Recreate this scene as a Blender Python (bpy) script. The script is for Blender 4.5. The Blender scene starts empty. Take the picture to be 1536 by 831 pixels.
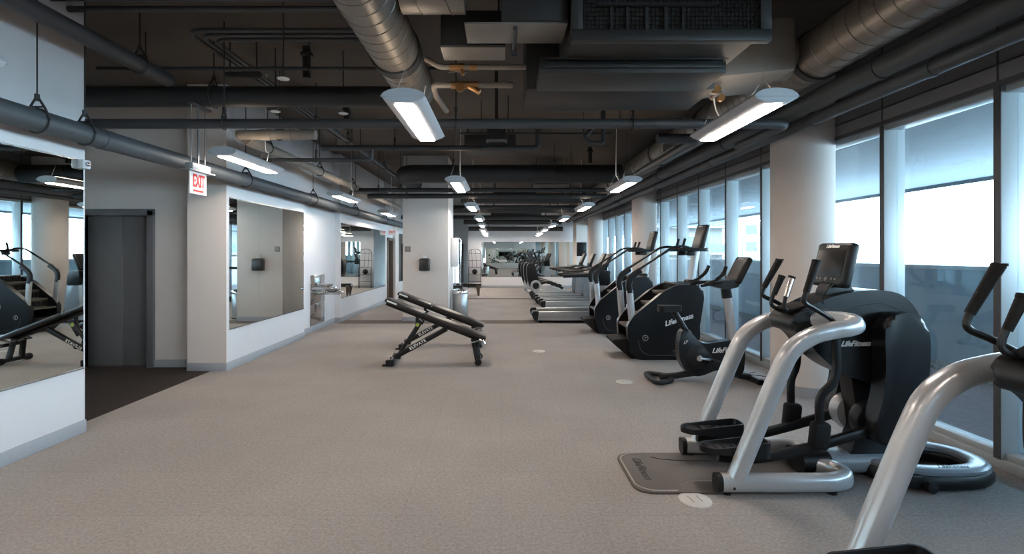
import bpy, bmesh, math, random
from mathutils import Vector, Matrix, Euler
random.seed(7)
C = bpy.context.scene.collection
PI = math.pi
R = math.radians

# ------------------------------------------------------------------ materials
def mat(name, col, rough=0.5, metal=0.0, noise=0.0, nscale=30.0, bump=0.0, bscale=200.0, coat=0.0, emit=None, estr=0.0, spec=None, rvar=0.0):
    m = bpy.data.materials.new(name); m.use_nodes = True
    nt = m.node_tree; b = nt.nodes['Principled BSDF']
    b.inputs['Base Color'].default_value = (*col, 1)
    b.inputs['Roughness'].default_value = rough
    b.inputs['Metallic'].default_value = metal
    if spec is not None: b.inputs['Specular IOR Level'].default_value = spec
    if coat: b.inputs['Coat Weight'].default_value = coat; b.inputs['Coat Roughness'].default_value = 0.12
    tc = nt.nodes.new('ShaderNodeTexCoord')
    if noise:
        n = nt.nodes.new('ShaderNodeTexNoise'); n.inputs['Scale'].default_value = nscale; n.inputs['Detail'].default_value = 4
        r = nt.nodes.new('ShaderNodeMapRange')
        r.inputs[1].default_value = 0.25; r.inputs[2].default_value = 0.75
        r.inputs[3].default_value = 1 - noise; r.inputs[4].default_value = 1 + noise
        mx = nt.nodes.new('ShaderNodeVectorMath'); mx.operation = 'SCALE'; mx.inputs[0].default_value = col
        nt.links.new(tc.outputs['Object'], n.inputs['Vector']); nt.links.new(n.outputs['Fac'], r.inputs[0])
        nt.links.new(r.outputs[0], mx.inputs['Scale']); nt.links.new(mx.outputs[0], b.inputs['Base Color'])
        if rvar:
            r2 = nt.nodes.new('ShaderNodeMapRange'); r2.inputs[3].default_value = rough - rvar; r2.inputs[4].default_value = rough + rvar
            nt.links.new(n.outputs['Fac'], r2.inputs[0]); nt.links.new(r2.outputs[0], b.inputs['Roughness'])
    if bump:
        n2 = nt.nodes.new('ShaderNodeTexNoise'); n2.inputs['Scale'].default_value = bscale; n2.inputs['Detail'].default_value = 3
        bp = nt.nodes.new('ShaderNodeBump'); bp.inputs['Strength'].default_value = bump; bp.inputs['Distance'].default_value = 0.01
        nt.links.new(tc.outputs['Object'], n2.inputs['Vector']); nt.links.new(n2.outputs['Fac'], bp.inputs['Height'])
        nt.links.new(bp.outputs[0], b.inputs['Normal'])
    if emit:
        b.inputs['Emission Color'].default_value = (*emit, 1); b.inputs['Emission Strength'].default_value = estr
    return m

paint = mat('wall_paint', (.64, .59, .555), .75, noise=.02, nscale=3, bump=.05, bscale=300)
paint_w = mat('white_wall_paint', (.61, .61, .625), .7, noise=.02, nscale=3, bump=.05, bscale=300)
base_m = mat('baseboard_vinyl', (.33, .35, .38), .5, noise=.04)
ceil_m = mat('ceiling_slab', (.085, .070, .058), .85, noise=.14, nscale=1.3, bump=.2, bscale=20)
header_m = mat('header_panel', (.20, .20, .21), .6, noise=.06, nscale=2)
pipe_d = mat('dark_painted_pipe', (.045, .046, .05), .5, noise=.15, nscale=4)
pipe_b = mat('blackened_pipe', (.02, .02, .021), .55, noise=.15, nscale=4)
pipe_g = mat('grey_pipe_insulation', (.055, .062, .068), .55, noise=.08, nscale=5)
pipe_t = mat('tan_pipe', (.30, .26, .22), .5, noise=.12, nscale=6)
duct_m = mat('spiral_duct_metal', (.25, .225, .20), .42, metal=.55, noise=.12, nscale=5, rvar=.08)
collar_m = mat('duct_collar_rubber', (.03, .032, .035), .6, noise=.1)
unit_m = mat('air_unit_casing', (.036, .034, .033), .5, metal=.3, noise=.1, nscale=4)
unit_t = mat('galvanised_casing', (.27, .25, .225), .45, metal=.4, noise=.12, nscale=5)
mesh_m = mat('unit_filter_mesh', (.02, .02, .02), .7, noise=.3, nscale=60)
brass = mat('brass_valve', (.45, .24, .10), .35, metal=.9, noise=.15, nscale=20)
black = mat('black_plastic', (.009, .010, .0115), .42, noise=.15, nscale=8, spec=.3)
blackg = mat('gloss_black_shell', (.007, .008, .010), .30, noise=.1, nscale=5, spec=.35)
rubber = mat('black_rubber', (.011, .011, .012), .75, spec=.25, bump=.2, bscale=120, noise=.1)
steelb = mat('black_steel', (.008, .008, .009), .36, metal=0, spec=.35, noise=.1)
silver = mat('silver_frame_paint', (.50, .52, .54), .30, metal=.35, noise=.03, nscale=4, coat=.3)
silver_t = mat('treadmill_silver', (.46, .48, .50), .28, metal=.7, noise=.05, nscale=5)
shroud_g = mat('grey_ring_shell', (.20, .235, .27), .35, noise=.05, coat=.2)
mat_m = mat('floor_mat_plastic', (.085, .078, .075), .5, noise=.1, nscale=6, bump=.15, bscale=150)
mat_rim = mat('mat_rim', (.36, .33, .30), .5, noise=.06)
screen = mat('console_screen', (.006, .0065, .007), .35, noise=.1, spec=.25)
white_l = mat('white_lettering', (.75, .77, .78), .4, noise=.02)
grey_l = mat('grey_lettering', (.16, .16, .165), .4, noise=.02)
dark_l = mat('dark_lettering', (.012, .012, .012), .5, noise=.02)
chrome = mat('chrome', (.68, .68, .68), .12, metal=1, noise=.03)
can_m = mat('brushed_bin_steel', (.42, .42, .42), .36, metal=1, noise=.08, nscale=15)
stainless = mat('stainless_steel', (.50, .49, .48), .25, metal=1, noise=.06, nscale=12)
leather = mat('black_bench_vinyl', (.011, .0095, .009), .36, spec=.5, noise=.1, bump=.1, bscale=60)
elev_m = mat('elevator_door_paint', (.135, .13, .127), .45, noise=.04, nscale=3)
elev_f = mat('elevator_frame_paint', (.125, .123, .127), .42, noise=.04, nscale=3)
brown = mat('brown_door_wood', (.10, .07, .055), .5, noise=.15, nscale=8)
alum = mat('window_aluminium', (.37, .41, .43), .4, metal=.15, noise=.02)
lamp_m = mat('lamp_housing', (.48, .50, .53), .4, noise=.03)
lamp_u = mat('lamp_uplight', (.9, .85, .75), .4, emit=(1.0, .80, .60), estr=5.5)
lamp_e = mat('lamp_diffuser', (.9, .9, .88), .4, emit=(1.0, .86, .745), estr=37.0)
cord_m = mat('white_cord', (.7, .7, .68), .5, noise=.02)
wire_m = mat('steel_wire', (.25, .25, .25), .4, metal=.6, noise=.02)
outlet_m = mat('floor_outlet_cover', (.50, .49, .48), .4, noise=.05)
sign_w = mat('exit_sign_face', (.5, .5, .5), .4, emit=(1, .95, .93), estr=.15)
sign_h = mat('exit_sign_housing', (.26, .265, .27), .4, noise=.03)
sign_r = mat('exit_sign_red', (.5, .012, .01), .4, emit=(.9, .03, .02), estr=.12)
step_m = mat('stair_step_grey', (.10, .088, .078), .55, noise=.15, nscale=20)
dispm = mat('dispenser_black', (.012, .012, .012), .3, noise=.1)
plate_m = mat('thermostat_plate', (.18, .17, .165), .45, noise=.05)
green_m = mat('green_tag', (.35, .45, .08), .5, noise=.05)

def mirror_mat():
    m = mat('mirror_glass', (.80, .85, .83), .0, metal=1.0); return m
mirror_m = mirror_mat()

def glass_mat():
    m = bpy.data.materials.new('window_glass'); m.use_nodes = True
    nt = m.node_tree; nt.nodes.clear()
    o = nt.nodes.new('ShaderNodeOutputMaterial'); mx = nt.nodes.new('ShaderNodeMixShader')
    t = nt.nodes.new('ShaderNodeBsdfTransparent'); t.inputs[0].default_value = (.80, .90, .94, 1)
    g = nt.nodes.new('ShaderNodeBsdfGlossy'); g.inputs['Roughness'].default_value = 0; g.inputs[0].default_value = (1, 1, 1, 1)
    f = nt.nodes.new('ShaderNodeLayerWeight'); f.inputs[0].default_value = .5
    pw = nt.nodes.new('ShaderNodeMath'); pw.operation = 'POWER'; pw.inputs[1].default_value = 4
    mr = nt.nodes.new('ShaderNodeMapRange'); mr.inputs[3].default_value = .045; mr.inputs[4].default_value = .8
    nt.links.new(f.outputs['Facing'], pw.inputs[0]); nt.links.new(pw.outputs[0], mr.inputs[0])
    nt.links.new(mr.outputs[0], mx.inputs[0]); nt.links.new(t.outputs[0], mx.inputs[1]); nt.links.new(g.outputs[0], mx.inputs[2])
    nt.links.new(mx.outputs[0], o.inputs[0]); return m
glass = glass_mat()

def carpet_mat(name, c1, c2, c3):
    m = bpy.data.materials.new(name); m.use_nodes = True
    nt = m.node_tree; b = nt.nodes['Principled BSDF']; b.inputs['Roughness'].default_value = .95
    b.inputs['Specular IOR Level'].default_value = .15
    tc = nt.nodes.new('ShaderNodeTexCoord')
    n1 = nt.nodes.new('ShaderNodeTexNoise'); n1.inputs['Scale'].default_value = 48; n1.inputs['Detail'].default_value = 10; n1.inputs['Roughness'].default_value = .92
    n2 = nt.nodes.new('ShaderNodeTexNoise'); n2.inputs['Scale'].default_value = 1.1; n2.inputs['Detail'].default_value = 5
    cr = nt.nodes.new('ShaderNodeValToRGB')
    cr.color_ramp.elements[0].position = .36; cr.color_ramp.elements[0].color = (*c1, 1)
    cr.color_ramp.elements[1].position = .64; cr.color_ramp.elements[1].color = (*c2, 1)
    mr = nt.nodes.new('ShaderNodeMapRange'); mr.inputs[1].default_value = .3; mr.inputs[2].default_value = .7; mr.inputs[3].default_value = .93; mr.inputs[4].default_value = 1.07
    sc = nt.nodes.new('ShaderNodeVectorMath'); sc.operation = 'SCALE'
    # carpet tile grid: thin slightly darker joints
    br = nt.nodes.new('ShaderNodeTexBrick'); br.offset = 0; br.inputs['Scale'].default_value = 1
    br.inputs['Brick Width'].default_value = .61; br.inputs['Row Height'].default_value = .61; br.inputs['Mortar Size'].default_value = .0025
    br.inputs['Color1'].default_value = (1, 1, 1, 1); br.inputs['Color2'].default_value = (.955, .955, .96, 1); br.inputs['Mortar'].default_value = (*c3, 1)
    mul = nt.nodes.new('ShaderNodeVectorMath'); mul.operation = 'MULTIPLY'
    L = nt.links.new
    L(tc.outputs['Object'], n1.inputs['Vector']); L(tc.outputs['Object'], n2.inputs['Vector']); L(tc.outputs['Object'], br.inputs['Vector'])
    L(n1.outputs['Fac'], cr.inputs[0]); L(n2.outputs['Fac'], mr.inputs[0]); L(cr.outputs[0], sc.inputs[0]); L(mr.outputs[0], sc.inputs['Scale'])
    L(sc.outputs[0], mul.inputs[0]); L(br.outputs['Color'], mul.inputs[1]); L(mul.outputs[0], b.inputs['Base Color'])
    bp = nt.nodes.new('ShaderNodeBump'); bp.inputs['Strength'].default_value = .5; bp.inputs['Distance'].default_value = .006
    L(n1.outputs['Fac'], bp.inputs['Height']); L(bp.outputs[0], b.inputs['Normal'])
    return m
carpet = carpet_mat('grey_carpet', (.19, .173, .163), (.45, .42, .405), (.86, .86, .86))
carpet_d = carpet_mat('dark_carpet', (.026, .021, .019), (.06, .05, .046), (.8, .8, .8))
carpet_s = carpet_mat('dark_band_carpet', (.10, .085, .078), (.18, .155, .142), (.9, .9, .9))  # darker carpet tones for the floor bands

# ------------------------------------------------------------------ mesh builder
def fillet(pts, r, closed=False, n=5):
    pts = [Vector(p) for p in pts]; N = len(pts); out = []
    for i, p in enumerate(pts):
        if not closed and i in (0, N - 1): out.append(p.copy()); continue
        a = pts[i - 1]; b = pts[(i + 1) % N]
        rr = r[i] if isinstance(r, (list, tuple)) else r
        la = (a - p).length; lb = (b - p).length
        d = min(rr, la * .49, lb * .49)
        if d < 1e-5: out.append(p.copy()); continue
        s = p + (a - p).normalized() * d; e = p + (b - p).normalized() * d
        for k in range(n + 1):
            t = k / n; out.append(s * (1 - t) ** 2 + p * 2 * t * (1 - t) + e * t * t)
    return out

def catmull(pts, n=6, closed=False):
    pts = [Vector(p) for p in pts]; N = len(pts); out = []
    rng = range(N) if closed else range(N - 1)
    for i in rng:
        p0 = pts[(i - 1) % N] if (closed or i > 0) else pts[0]; p1 = pts[i]; p2 = pts[(i + 1) % N]
        p3 = pts[(i + 2) % N] if (closed or i < N - 2) else pts[-1]
        for k in range(n):
            t = k / n
            out.append(.5 * ((2 * p1) + (p2 - p0) * t + (2 * p0 - 5 * p1 + 4 * p2 - p3) * t * t + (3 * p1 - p0 - 3 * p2 + p3) * t ** 3))
    if not closed: out.append(pts[-1].copy())
    return out

class MB:
    def __init__(s, off=(0, 0, 0)): s.bm = bmesh.new(); s.off = Vector(off)
    def _bev(s, edges, w, seg=3):
        bmesh.ops.bevel(s.bm, geom=edges, offset=w, segments=seg, profile=.5, affect='EDGES', clamp_overlap=True)
    def box(s, c, size, rot=(0, 0, 0), bevel=0, seg=2):
        ret = bmesh.ops.create_cube(s.bm, size=1); vs = ret['verts']
        for v in vs: v.co = Vector((v.co.x * size[0], v.co.y * size[1], v.co.z * size[2]))
        M = Matrix.Translation(Vector(c)) @ Euler(rot).to_matrix().to_4x4()
        bmesh.ops.transform(s.bm, matrix=M, verts=vs)
        if bevel: s._bev(list({e for v in vs for e in v.link_edges}), bevel, seg)
        return s
    def b2(s, x0, x1, y0, y1, z0, z1, bevel=0): return s.box(((x0 + x1) / 2, (y0 + y1) / 2, (z0 + z1) / 2), (x1 - x0, y1 - y0, z1 - z0), bevel=bevel)
    def prism(s, poly, lo, hi, plane='XZ', bevel=0, seg=3, r=0, n=5):
        if r: poly = [(p.x, p.y) for p in fillet([(a, b, 0) for a, b in poly], r, True, n)]
        f = {'XZ': lambda a, b, t: (a, t, b), 'XY': lambda a, b, t: (a, b, t), 'YZ': lambda a, b, t: (t, a, b)}[plane]
        A = [s.bm.verts.new(f(a, b, lo)) for a, b in poly]; B = [s.bm.verts.new(f(a, b, hi)) for a, b in poly]
        fa = s.bm.faces.new(A); fb = s.bm.faces.new(B[::-1]); N = len(poly)
        for i in range(N):
            s.bm.faces.new((A[(i + 1) % N], A[i], B[i], B[(i + 1) % N]))
        if bevel: s._bev(list(fa.edges) + list(fb.edges), bevel, seg)
        return s
    def tube(s, pts, r, seg=10, fil=None, cat=0, closed=False, oval=None, up=(0, 0, 1), cap=True, rs=None):
        if fil: pts = fillet(pts, fil, closed)
        elif cat: pts = catmull(pts, cat, closed)
        pts = [Vector(p) for p in pts]
        q = [pts[0]]
        for p in pts[1:]:
            if (p - q[-1]).length > 1e-6: q.append(p)
        pts = q; N = len(pts); rings = []; prev = None
        for i, p in enumerate(pts):
            if closed: t = (pts[(i + 1) % N] - pts[i - 1])
            else: t = pts[min(i + 1, N - 1)] - pts[max(i - 1, 0)]
            t.normalize()
            if oval is not None:
                u = Vector(up); u = u - t * u.dot(t)
                if u.length < 1e-4: u = t.orthogonal()
                u.normalize()
            else:
                u = t.orthogonal().normalized() if prev is None else (prev - t * prev.dot(t)).normalized()
            prev = u; w = t.cross(u)
            rr = rs(i / (N - 1)) if rs else r
            ra, rb = (oval if oval else (rr, rr))
            ring = []
            for k in range(seg):
                a = 2 * PI * (k + .5) / seg
                ca, sa = math.cos(a), math.sin(a)
                if oval:
                    e = .7; ca = math.copysign(abs(ca) ** e, ca); sa = math.copysign(abs(sa) ** e, sa)
                ring.append(s.bm.verts.new(p + u * ca * ra + w * sa * rb))
            rings.append(ring)
        M = N if closed else N - 1
        for i in range(M):
            a = rings[i]; b = rings[(i + 1) % N]
            for k in range(seg): s.bm.faces.new((a[k], a[(k + 1) % seg], b[(k + 1) % seg], b[k]))
        if cap and not closed: s.bm.faces.new(rings[0][::-1]); s.bm.faces.new(rings[-1])
        return s
    def cyl(s, a, b, r, seg=20, r2=None):
        return s.tube([a, b], r, seg, rs=(lambda t: r + (r2 - r) * t) if r2 is not None else None)
    def lathe(s, prof, c=(0, 0, 0), axis='Z', seg=28):
        f = {'Z': lambda x, y, z: (x, y, z), 'Y': lambda x, y, z: (x, z, y), 'X': lambda x, y, z: (z, x, y)}[axis]; c = Vector(c); rings = []
        for (r, z) in prof:
            r = max(r, 1e-4)
            rings.append([s.bm.verts.new(c + Vector(f(r * math.cos(2 * PI * k / seg), r * math.sin(2 * PI * k / seg), z))) for k in range(seg)])
        for a, b in zip(rings, rings[1:]):
            for k in range(seg): s.bm.faces.new((a[k], a[(k + 1) % seg], b[(k + 1) % seg], b[k]))
        s.bm.faces.new(rings[0][::-1]); s.bm.faces.new(rings[-1]); return s
    def build(s, name, m, parent=None, smooth=35):
        bmesh.ops.translate(s.bm, vec=s.off, verts=s.bm.verts)
        bmesh.ops.remove_doubles(s.bm, verts=s.bm.verts, dist=1e-5)
        bmesh.ops.recalc_face_normals(s.bm, faces=s.bm.faces)
        me = bpy.data.meshes.new(name); s.bm.to_mesh(me); s.bm.free()
        for p in me.polygons: p.use_smooth = True
        me.set_sharp_from_angle(angle=R(smooth))
        me.materials.append(m)
        o = bpy.data.objects.new(name, me); C.objects.link(o); o.parent = parent
        return o

def text_mesh(name, body, size, m, parent, M, shear=0, bold=0, depth=.001, spacing=1.0):
    cu = bpy.data.curves.new(name, 'FONT'); cu.body = body; cu.size = size; cu.shear = shear; cu.offset = bold
    cu.extrude = depth; cu.align_x = 'CENTER'; cu.align_y = 'CENTER'; cu.space_character = spacing; cu.resolution_u = 3
    o = bpy.data.objects.new(name, cu); C.objects.link(o)
    dg = bpy.context.evaluated_depsgraph_get(); me = bpy.data.meshes.new_from_object(o.evaluated_get(dg))
    bpy.data.objects.remove(o); me.transform(M); me.materials.clear(); me.materials.append(m)
    o = bpy.data.objects.new(name, me); C.objects.link(o); o.parent = parent
    return o
def TX(loc, xdir, ydir):
    x = Vector(xdir).normalized(); y = Vector(ydir).normalized(); z = x.cross(y)
    M = Matrix((x, y, z)).transposed().to_4x4(); M.translation = Vector(loc); return M

def tag(o, label=None, cat=None, group=None, kind=None):
    if label: o['label'] = label
    if cat: o['category'] = cat
    if group: o['group'] = group
    if kind: o['kind'] = kind
    return o
def thing(name, label, cat, loc=(0, 0, 0), rz=0, group=None):
    o = bpy.data.objects.new(name, None); C.objects.link(o); o.empty_display_size = .1
    o.location = loc; o.rotation_euler = (0, 0, rz); return tag(o, label, cat, group)
def struct(mb, name, m, parent=None, smooth=35):
    o = mb.build(name, m, parent, smooth)
    if parent is None: o['kind'] = 'structure'
    return o
def dup(root, loc, rz=None, label=None, group=None):
    r = root.copy(); C.objects.link(r); r.location = loc
    if rz is not None: r.rotation_euler = (0, 0, rz)
    if label: r['label'] = label
    if group: r['group'] = group
    for ch in list(root.children):
        c = ch.copy(); C.objects.link(c); c.parent = r
        for g in list(ch.children):
            d = g.copy(); C.objects.link(d); d.parent = c
    return r

CZ = 3.9      # ceiling slab height
WX = 3.70     # inner face of the window wall
LX = -3.74    # left wall face
FY = 23.2     # far wall
BY = -8.0     # wall behind the camera

# ------------------------------------------------------------------ floor, ceiling
struct(MB().b2(-6.6, 3.98, BY - .2, 27.6, -.12, 0), 'floor', carpet)
struct(MB().b2(-6.6, -3.95, 4.62, 7.02, 0, .004), 'floor_dark_carpet', carpet_d)
struct(MB().b2(-3.72, 3.6, 11.38, 11.95, 0, .003), 'floor_dark_band', carpet_s)  # darker band across the full width of the floor
struct(MB().b2(-3.72, 3.6, 17.45, 17.85, 0, .003), 'floor_dark_band', carpet_s)
struct(MB().b2(-6.8, 4.2, BY - .2, 27.8, CZ, CZ + .2), 'ceiling', ceil_m)

# ------------------------------------------------------------------ left walls
struct(MB().b2(LX - .25, LX, BY, 4.49, 0, CZ), 'wall_left', paint_w)
struct(MB().b2(-6.6, LX - .25, 4.2, 4.49, 0, CZ), 'wall_recess', paint)
struct(MB().b2(-6.7, -6.5, 4.2, 7.3, 0, CZ), 'wall_recess', paint)
m = MB().b2(-6.5, -5.87, 7.02, 7.3, 0, CZ).b2(-4.88, -4.25, 7.02, 7.3, 0, CZ).b2(-5.87, -4.88, 7.02, 7.3, 2.2, CZ)
struct(m, 'wall_elevator', paint)
struct(MB().b2(-4.27, LX, 6.8, 6.83, 0, CZ).b2(-4.27, -4.04, 6.83, 7.3, 0, CZ), 'wall_pilaster', paint)
struct(MB().b2(LX - .3, LX, 6.83, 9.49, 0, CZ), 'wall_left', paint_w)
struct(MB().b2(-4.1, -3.87, 9.49, 11.6, 0, CZ), 'wall_left', paint_w)
struct(MB().b2(-4.1, LX, 11.6, 16.15, 0, CZ), 'wall_left', paint_w)
m = MB().b2(-4.1, LX, 16.15, 16.35, 2.12, CZ).b2(-4.1, LX, 16.35, 17.2, 2.12, CZ)
struct(m, 'wall_left', paint_w)
struct(MB().b2(-4.1, LX + .1, 17.2, 17.75, 0, CZ), 'wall_pilaster', paint)
struct(MB().b2(-4.1, LX, 17.75, 27.6, 0, CZ), 'wall_left', paint_w)
# baseboards
def bb(name, x0, x1, y0, y1): struct(MB().b2(x0, x1, y0, y1, 0, .11, bevel=.003), name, base_m)
bb('baseboard_left', LX, LX + .015, BY, 4.49)
bb('baseboard_elevator', -4.88, -4.27, 7.0, 7.02)
bb('baseboard_pilaster', -4.27, LX + .015, 6.78, 6.8)
bb('baseboard_left', LX, LX + .015, 6.8, 9.49)
bb('baseboard_left', -3.87, -3.855, 9.49, 11.6)
bb('baseboard_pilaster', -3.87, LX, 11.585, 11.6)
bb('baseboard_left', LX, LX + .015, 11.585, 16.15)
bb('baseboard_left', LX, LX + .015, 17.75, 27.5)
# elevator door (structure): frame, two leaves
d = MB().b2(-5.96, -5.87, 6.97, 7.3, 0, 2.2, .004).b2(-4.95, -4.86, 6.97, 7.3, 0, 2.2, .004).b2(-5.96, -4.86, 6.97, 7.3, 2.13, 2.22, .004)
dr = struct(d, 'door_1', elev_f)
MB().b2(-5.87, -5.38, 7.10, 7.14, .01, 2.13, .003).build('door_leaf', elev_m, dr)
MB().b2(-5.372, -4.95, 7.10, 7.14, .01, 2.13, .003).build('door_leaf', elev_m, dr)
MB().b2(-5.87, -4.95, 7.0, 7.1, .0, .012).build('door_sill', stainless, dr)
# brown door in left wall
d = MB().b2(-4.0, LX + .03, 16.35, 16.45, 0, 2.12, .004).b2(-4.0, LX + .03, 17.1, 17.2, 0, 2.12, .004).b2(-4.0, LX + .03, 16.35, 17.2, 2.03, 2.12, .004)
dr = struct(d, 'door_2', brown)
MB().b2(-3.92, -3.86, 16.45, 17.1, .01, 2.03, .003).build('door_leaf', brown, dr)
MB().cyl((-3.86, 17.0, 1.0), (-3.8, 17.0, 1.0), .012).cyl((-3.8, 17.0, 1.0), (-3.8, 16.88, 1.0), .01).build('door_handle', chrome, dr)
# narrow pilaster between third mirror and door
struct(MB().b2(-4.1, LX, 16.15, 16.35, 0, 2.12), 'wall_left', paint)

# ------------------------------------------------------------------ wall mirrors
def mirror(label, x, ys, z0, z1, face=1):
    t = thing('wall_mirror', label, 'mirror', (x, ys[0], z0))
    for a, b in zip(ys, ys[1:]):
        MB((-x, -ys[0], -z0)).b2(min(x, x + face * .006), max(x, x + face * .006), a + .002, b - .002, z0, z1).build('mirror_panel', mirror_m, t)
    MB((-x, -ys[0], -z0)).b2(min(x, x + face * .012), max(x, x + face * .012), ys[0], ys[-1], z0 - .012, z0).build('edge_channel', stainless, t)
    MB((-x, -ys[0], -z0)).b2(min(x, x + face * .012), max(x, x + face * .012), ys[0], ys[-1], z1, z1 + .012).build('edge_channel', stainless, t)
    return t
mirror('long wall mirror on the near left wall, ending at the recess corner', LX, [-7.0, -4.2, -1.3, 1.6, 4.47], .58, 2.42)
mirror('square wall mirror between the lift recess and the drinking fountain', LX, [6.86, 7.72, 8.58, 9.45], .56, 2.36)
mirror('wide wall mirror beyond the drinking fountain, ending beside the brown door', LX, [11.64, 13.1, 14.6, 16.1], .56, 2.30)
mirror('narrow wall mirror beyond the brown door, beside the central column', LX, [17.8, 20.0, 22.5], .56, 2.30)
t = thing('wall_mirror', 'large mirror covering the far end wall behind the cardio machines', 'mirror', (-.92, FY, .53))
xs = [-.92, .5, 1.95, 3.38]
for a, b in zip(xs, xs[1:]):
    MB((.92, -FY, -.53)).b2(a + .002, b - .002, FY - .006, FY, .53, 2.13).build('mirror_panel', mirror_m, t)
MB((.92, -FY, -.53)).b2(xs[0], xs[-1], FY - .012, FY, .515, .53).build('edge_channel', stainless, t)

# ------------------------------------------------------------------ far end
struct(MB().b2(-1.55, WX + .1, FY, FY + .25, 0, CZ), 'wall_far', paint_w)
bb('baseboard_far', -1.55, WX, FY - .015, FY)
struct(MB().b2(-1.55, -1.35, FY + .25, 27.4, 0, CZ), 'wall_return', paint)
m = MB().b2(-4.1, -3.45, 27.2, 27.5, 0, CZ).b2(-2.05, -1.5, 27.2, 27.5, 0, CZ).b2(-3.45, -2.05, 27.2, 27.5, 2.1, CZ)
struct(m, 'wall_back_left', paint)
d = MB().b2(-3.45, -3.35, 27.1, 27.4, 0, 2.1, .003).b2(-2.3, -2.05, 27.1, 27.4, 0, 2.1, .003).b2(-3.45, -2.05, 27.1, 27.4, 2.0, 2.12, .003)
dr = struct(d, 'door_3', brown)
MB().b2(-3.35, -2.3, 27.25, 27.26, 0.0, 2.0).build('door_pane', glass, dr)
struct(MB().b2(-6.7, 4.0, BY - .2, BY, 0, CZ), 'wall_behind', paint)

t = thing('wall_mirror', 'large mirror on the wall behind the camera, seen only in reflection', 'mirror', (-3.0, BY, .53))
for a, b in zip([-3.0, -1.4, .2, 1.8], [-1.4, .2, 1.8, 3.4]):
    MB((3.0, -BY, -.53)).b2(a + .002, b - .002, BY, BY + .006, .53, 2.13).build('mirror_panel', mirror_m, t)
# ------------------------------------------------------------------ window wall (right)
y_starts = [3.70 + 1.13 * k for k in range(-10, 18)]
cols = [(5.86, .40), (12.2, .40), (18.5, .40)]
struct(MB().b2(WX, WX + .3, BY, 27.6, 2.84, CZ), 'wall_right_header', header_m)
hd = MB()
for y in y_starts: hd.b2(WX - .006, WX + .002, y + .02, y + .032, 2.84, CZ)
hd.b2(WX - .02, WX, BY, 27, 2.84, 2.88).b2(WX - .012, WX, BY, 27, 3.0, 3.01)
struct(hd, 'trim_1', pipe_d)
struct(MB().b2(WX, WX + .24, BY, 27.6, 0, .07, bevel=.004), 'trim_2', alum)
n = 0
for i, y in enumerate(y_starts):
    y2 = y + 1.13
    if y2 > FY + .5: break
    n += 1
    fr = MB().b2(WX, WX + .20, y, y + .06, .07, 2.84, .003)
    fr.b2(WX + .03, WX + .17, y + .06, y2, .07, .12, .003).b2(WX + .03, WX + .17, y + .06, y2, 2.79, 2.84, .003)
    w = struct(fr, 'window_%d' % n, alum)
    MB().b2(WX + .12, WX + .128, y + .06, y2, .12, 2.79).build('pane', glass, w)
    MB().b2(WX - .004, WX + .012, y + .004, y + .056, .07, 2.84).build('shaded_face', pipe_d, w)  # dark facing: backlit shade of the mullion's inner face, put in as colour
# round concrete columns against the glass
for k, (cy, r) in enumerate(cols):
    m = MB()
    poly = [(3.557 + .36 * math.cos(a), cy + .36 * math.sin(a)) for a in [R(68 + 224 * i / 40) for i in range(41)]]
    poly = [(WX - .003, cy + .33)] + poly + [(WX - .003, cy - .33)]
    m.prism(poly, 0, CZ, 'XY')
    o = struct(m, 'wall_column', paint, smooth=30)
    pb = [(3.557 + .372 * math.cos(a), cy + .372 * math.sin(a)) for a in [R(68 + 224 * i / 40) for i in range(41)]]
    pb = [(WX - .002, cy + .342)] + pb + [(WX - .002, cy - .342)]
    struct(MB().prism(pb, 0, .11, 'XY'), 'baseboard_column', base_m)
struct(MB().b2(3.24, WX, 21.6, 22.6, 0, CZ), 'wall_column', paint)
# central square column
struct(MB().b2(-2.32, -1.25, 11.76, 13.0, 0, CZ, bevel=.004), 'wall_central_column', paint)
bbm = MB().b2(-2.335, -1.235, 11.745, 11.76, 0, .11, .002).b2(-1.25, -1.235, 11.745, 13.015, 0, .11, .002).b2(-2.335, -2.32, 11.745, 13.015, 0, .11, .002)
struct(bbm, 'baseboard_column', base_m)

# ------------------------------------------------------------------ outside
paver = mat('terrace_pavers', (.34, .27, .29), .8, noise=.15, nscale=20)
paver_n = paver.node_tree
gravel_m = mat('gravel', (.35, .34, .33), .9, noise=.5, nscale=45, bump=1, bscale=60)
par_m = mat('parapet_render', (.36, .45, .52), .6, noise=.08, nscale=2)
cap_m = mat('parapet_cap', (.62, .66, .68), .5, noise=.04)
soff_m = mat('balcony_soffit', (.24, .25, .26), .8, noise=.12, nscale=.6, bump=.1, bscale=8)
city_m = mat('city_ground', (.30, .29, .28), .9, noise=.2, nscale=.1)
struct(MB().b2(3.95, 6.15, -14, 45, -.2, -.03), 'floor_terrace', paver)
struct(MB().b2(6.15, 6.6, -14, 45, -.12, -.01), 'floor_gravel_bed', gravel_m)
st = MB()
for i in range(900):
    x = random.uniform(5.75, 6.55); y = random.uniform(3.0, 9.5); q = random.uniform(.015, .04)
    if x < 6.1 and random.random() > (x - 5.6) * 1.6: continue
    ret = bmesh.ops.create_icosphere(st.bm, subdivisions=1, radius=q, matrix=Matrix.Translation((x, y, (-.01 if x > 6.15 else -.03) + q * .4)) @ Matrix.Rotation(random.random() * 6, 4, 'X') @ Matrix.Diagonal((1, .8, .6, 1)))
tag(st.build('gravel', gravel_m, smooth=180), 'loose grey gravel along the foot of the terrace parapet', 'gravel', kind='stuff')
struct(MB().b2(6.6, 6.85, -14, 45, -.2, 1.36), 'wall_terrace_parapet', par_m)
struct(MB().b2(6.55, 6.92, -14, 45, 1.36, 1.42, .008), 'trim_parapet_cap', cap_m)
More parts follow.
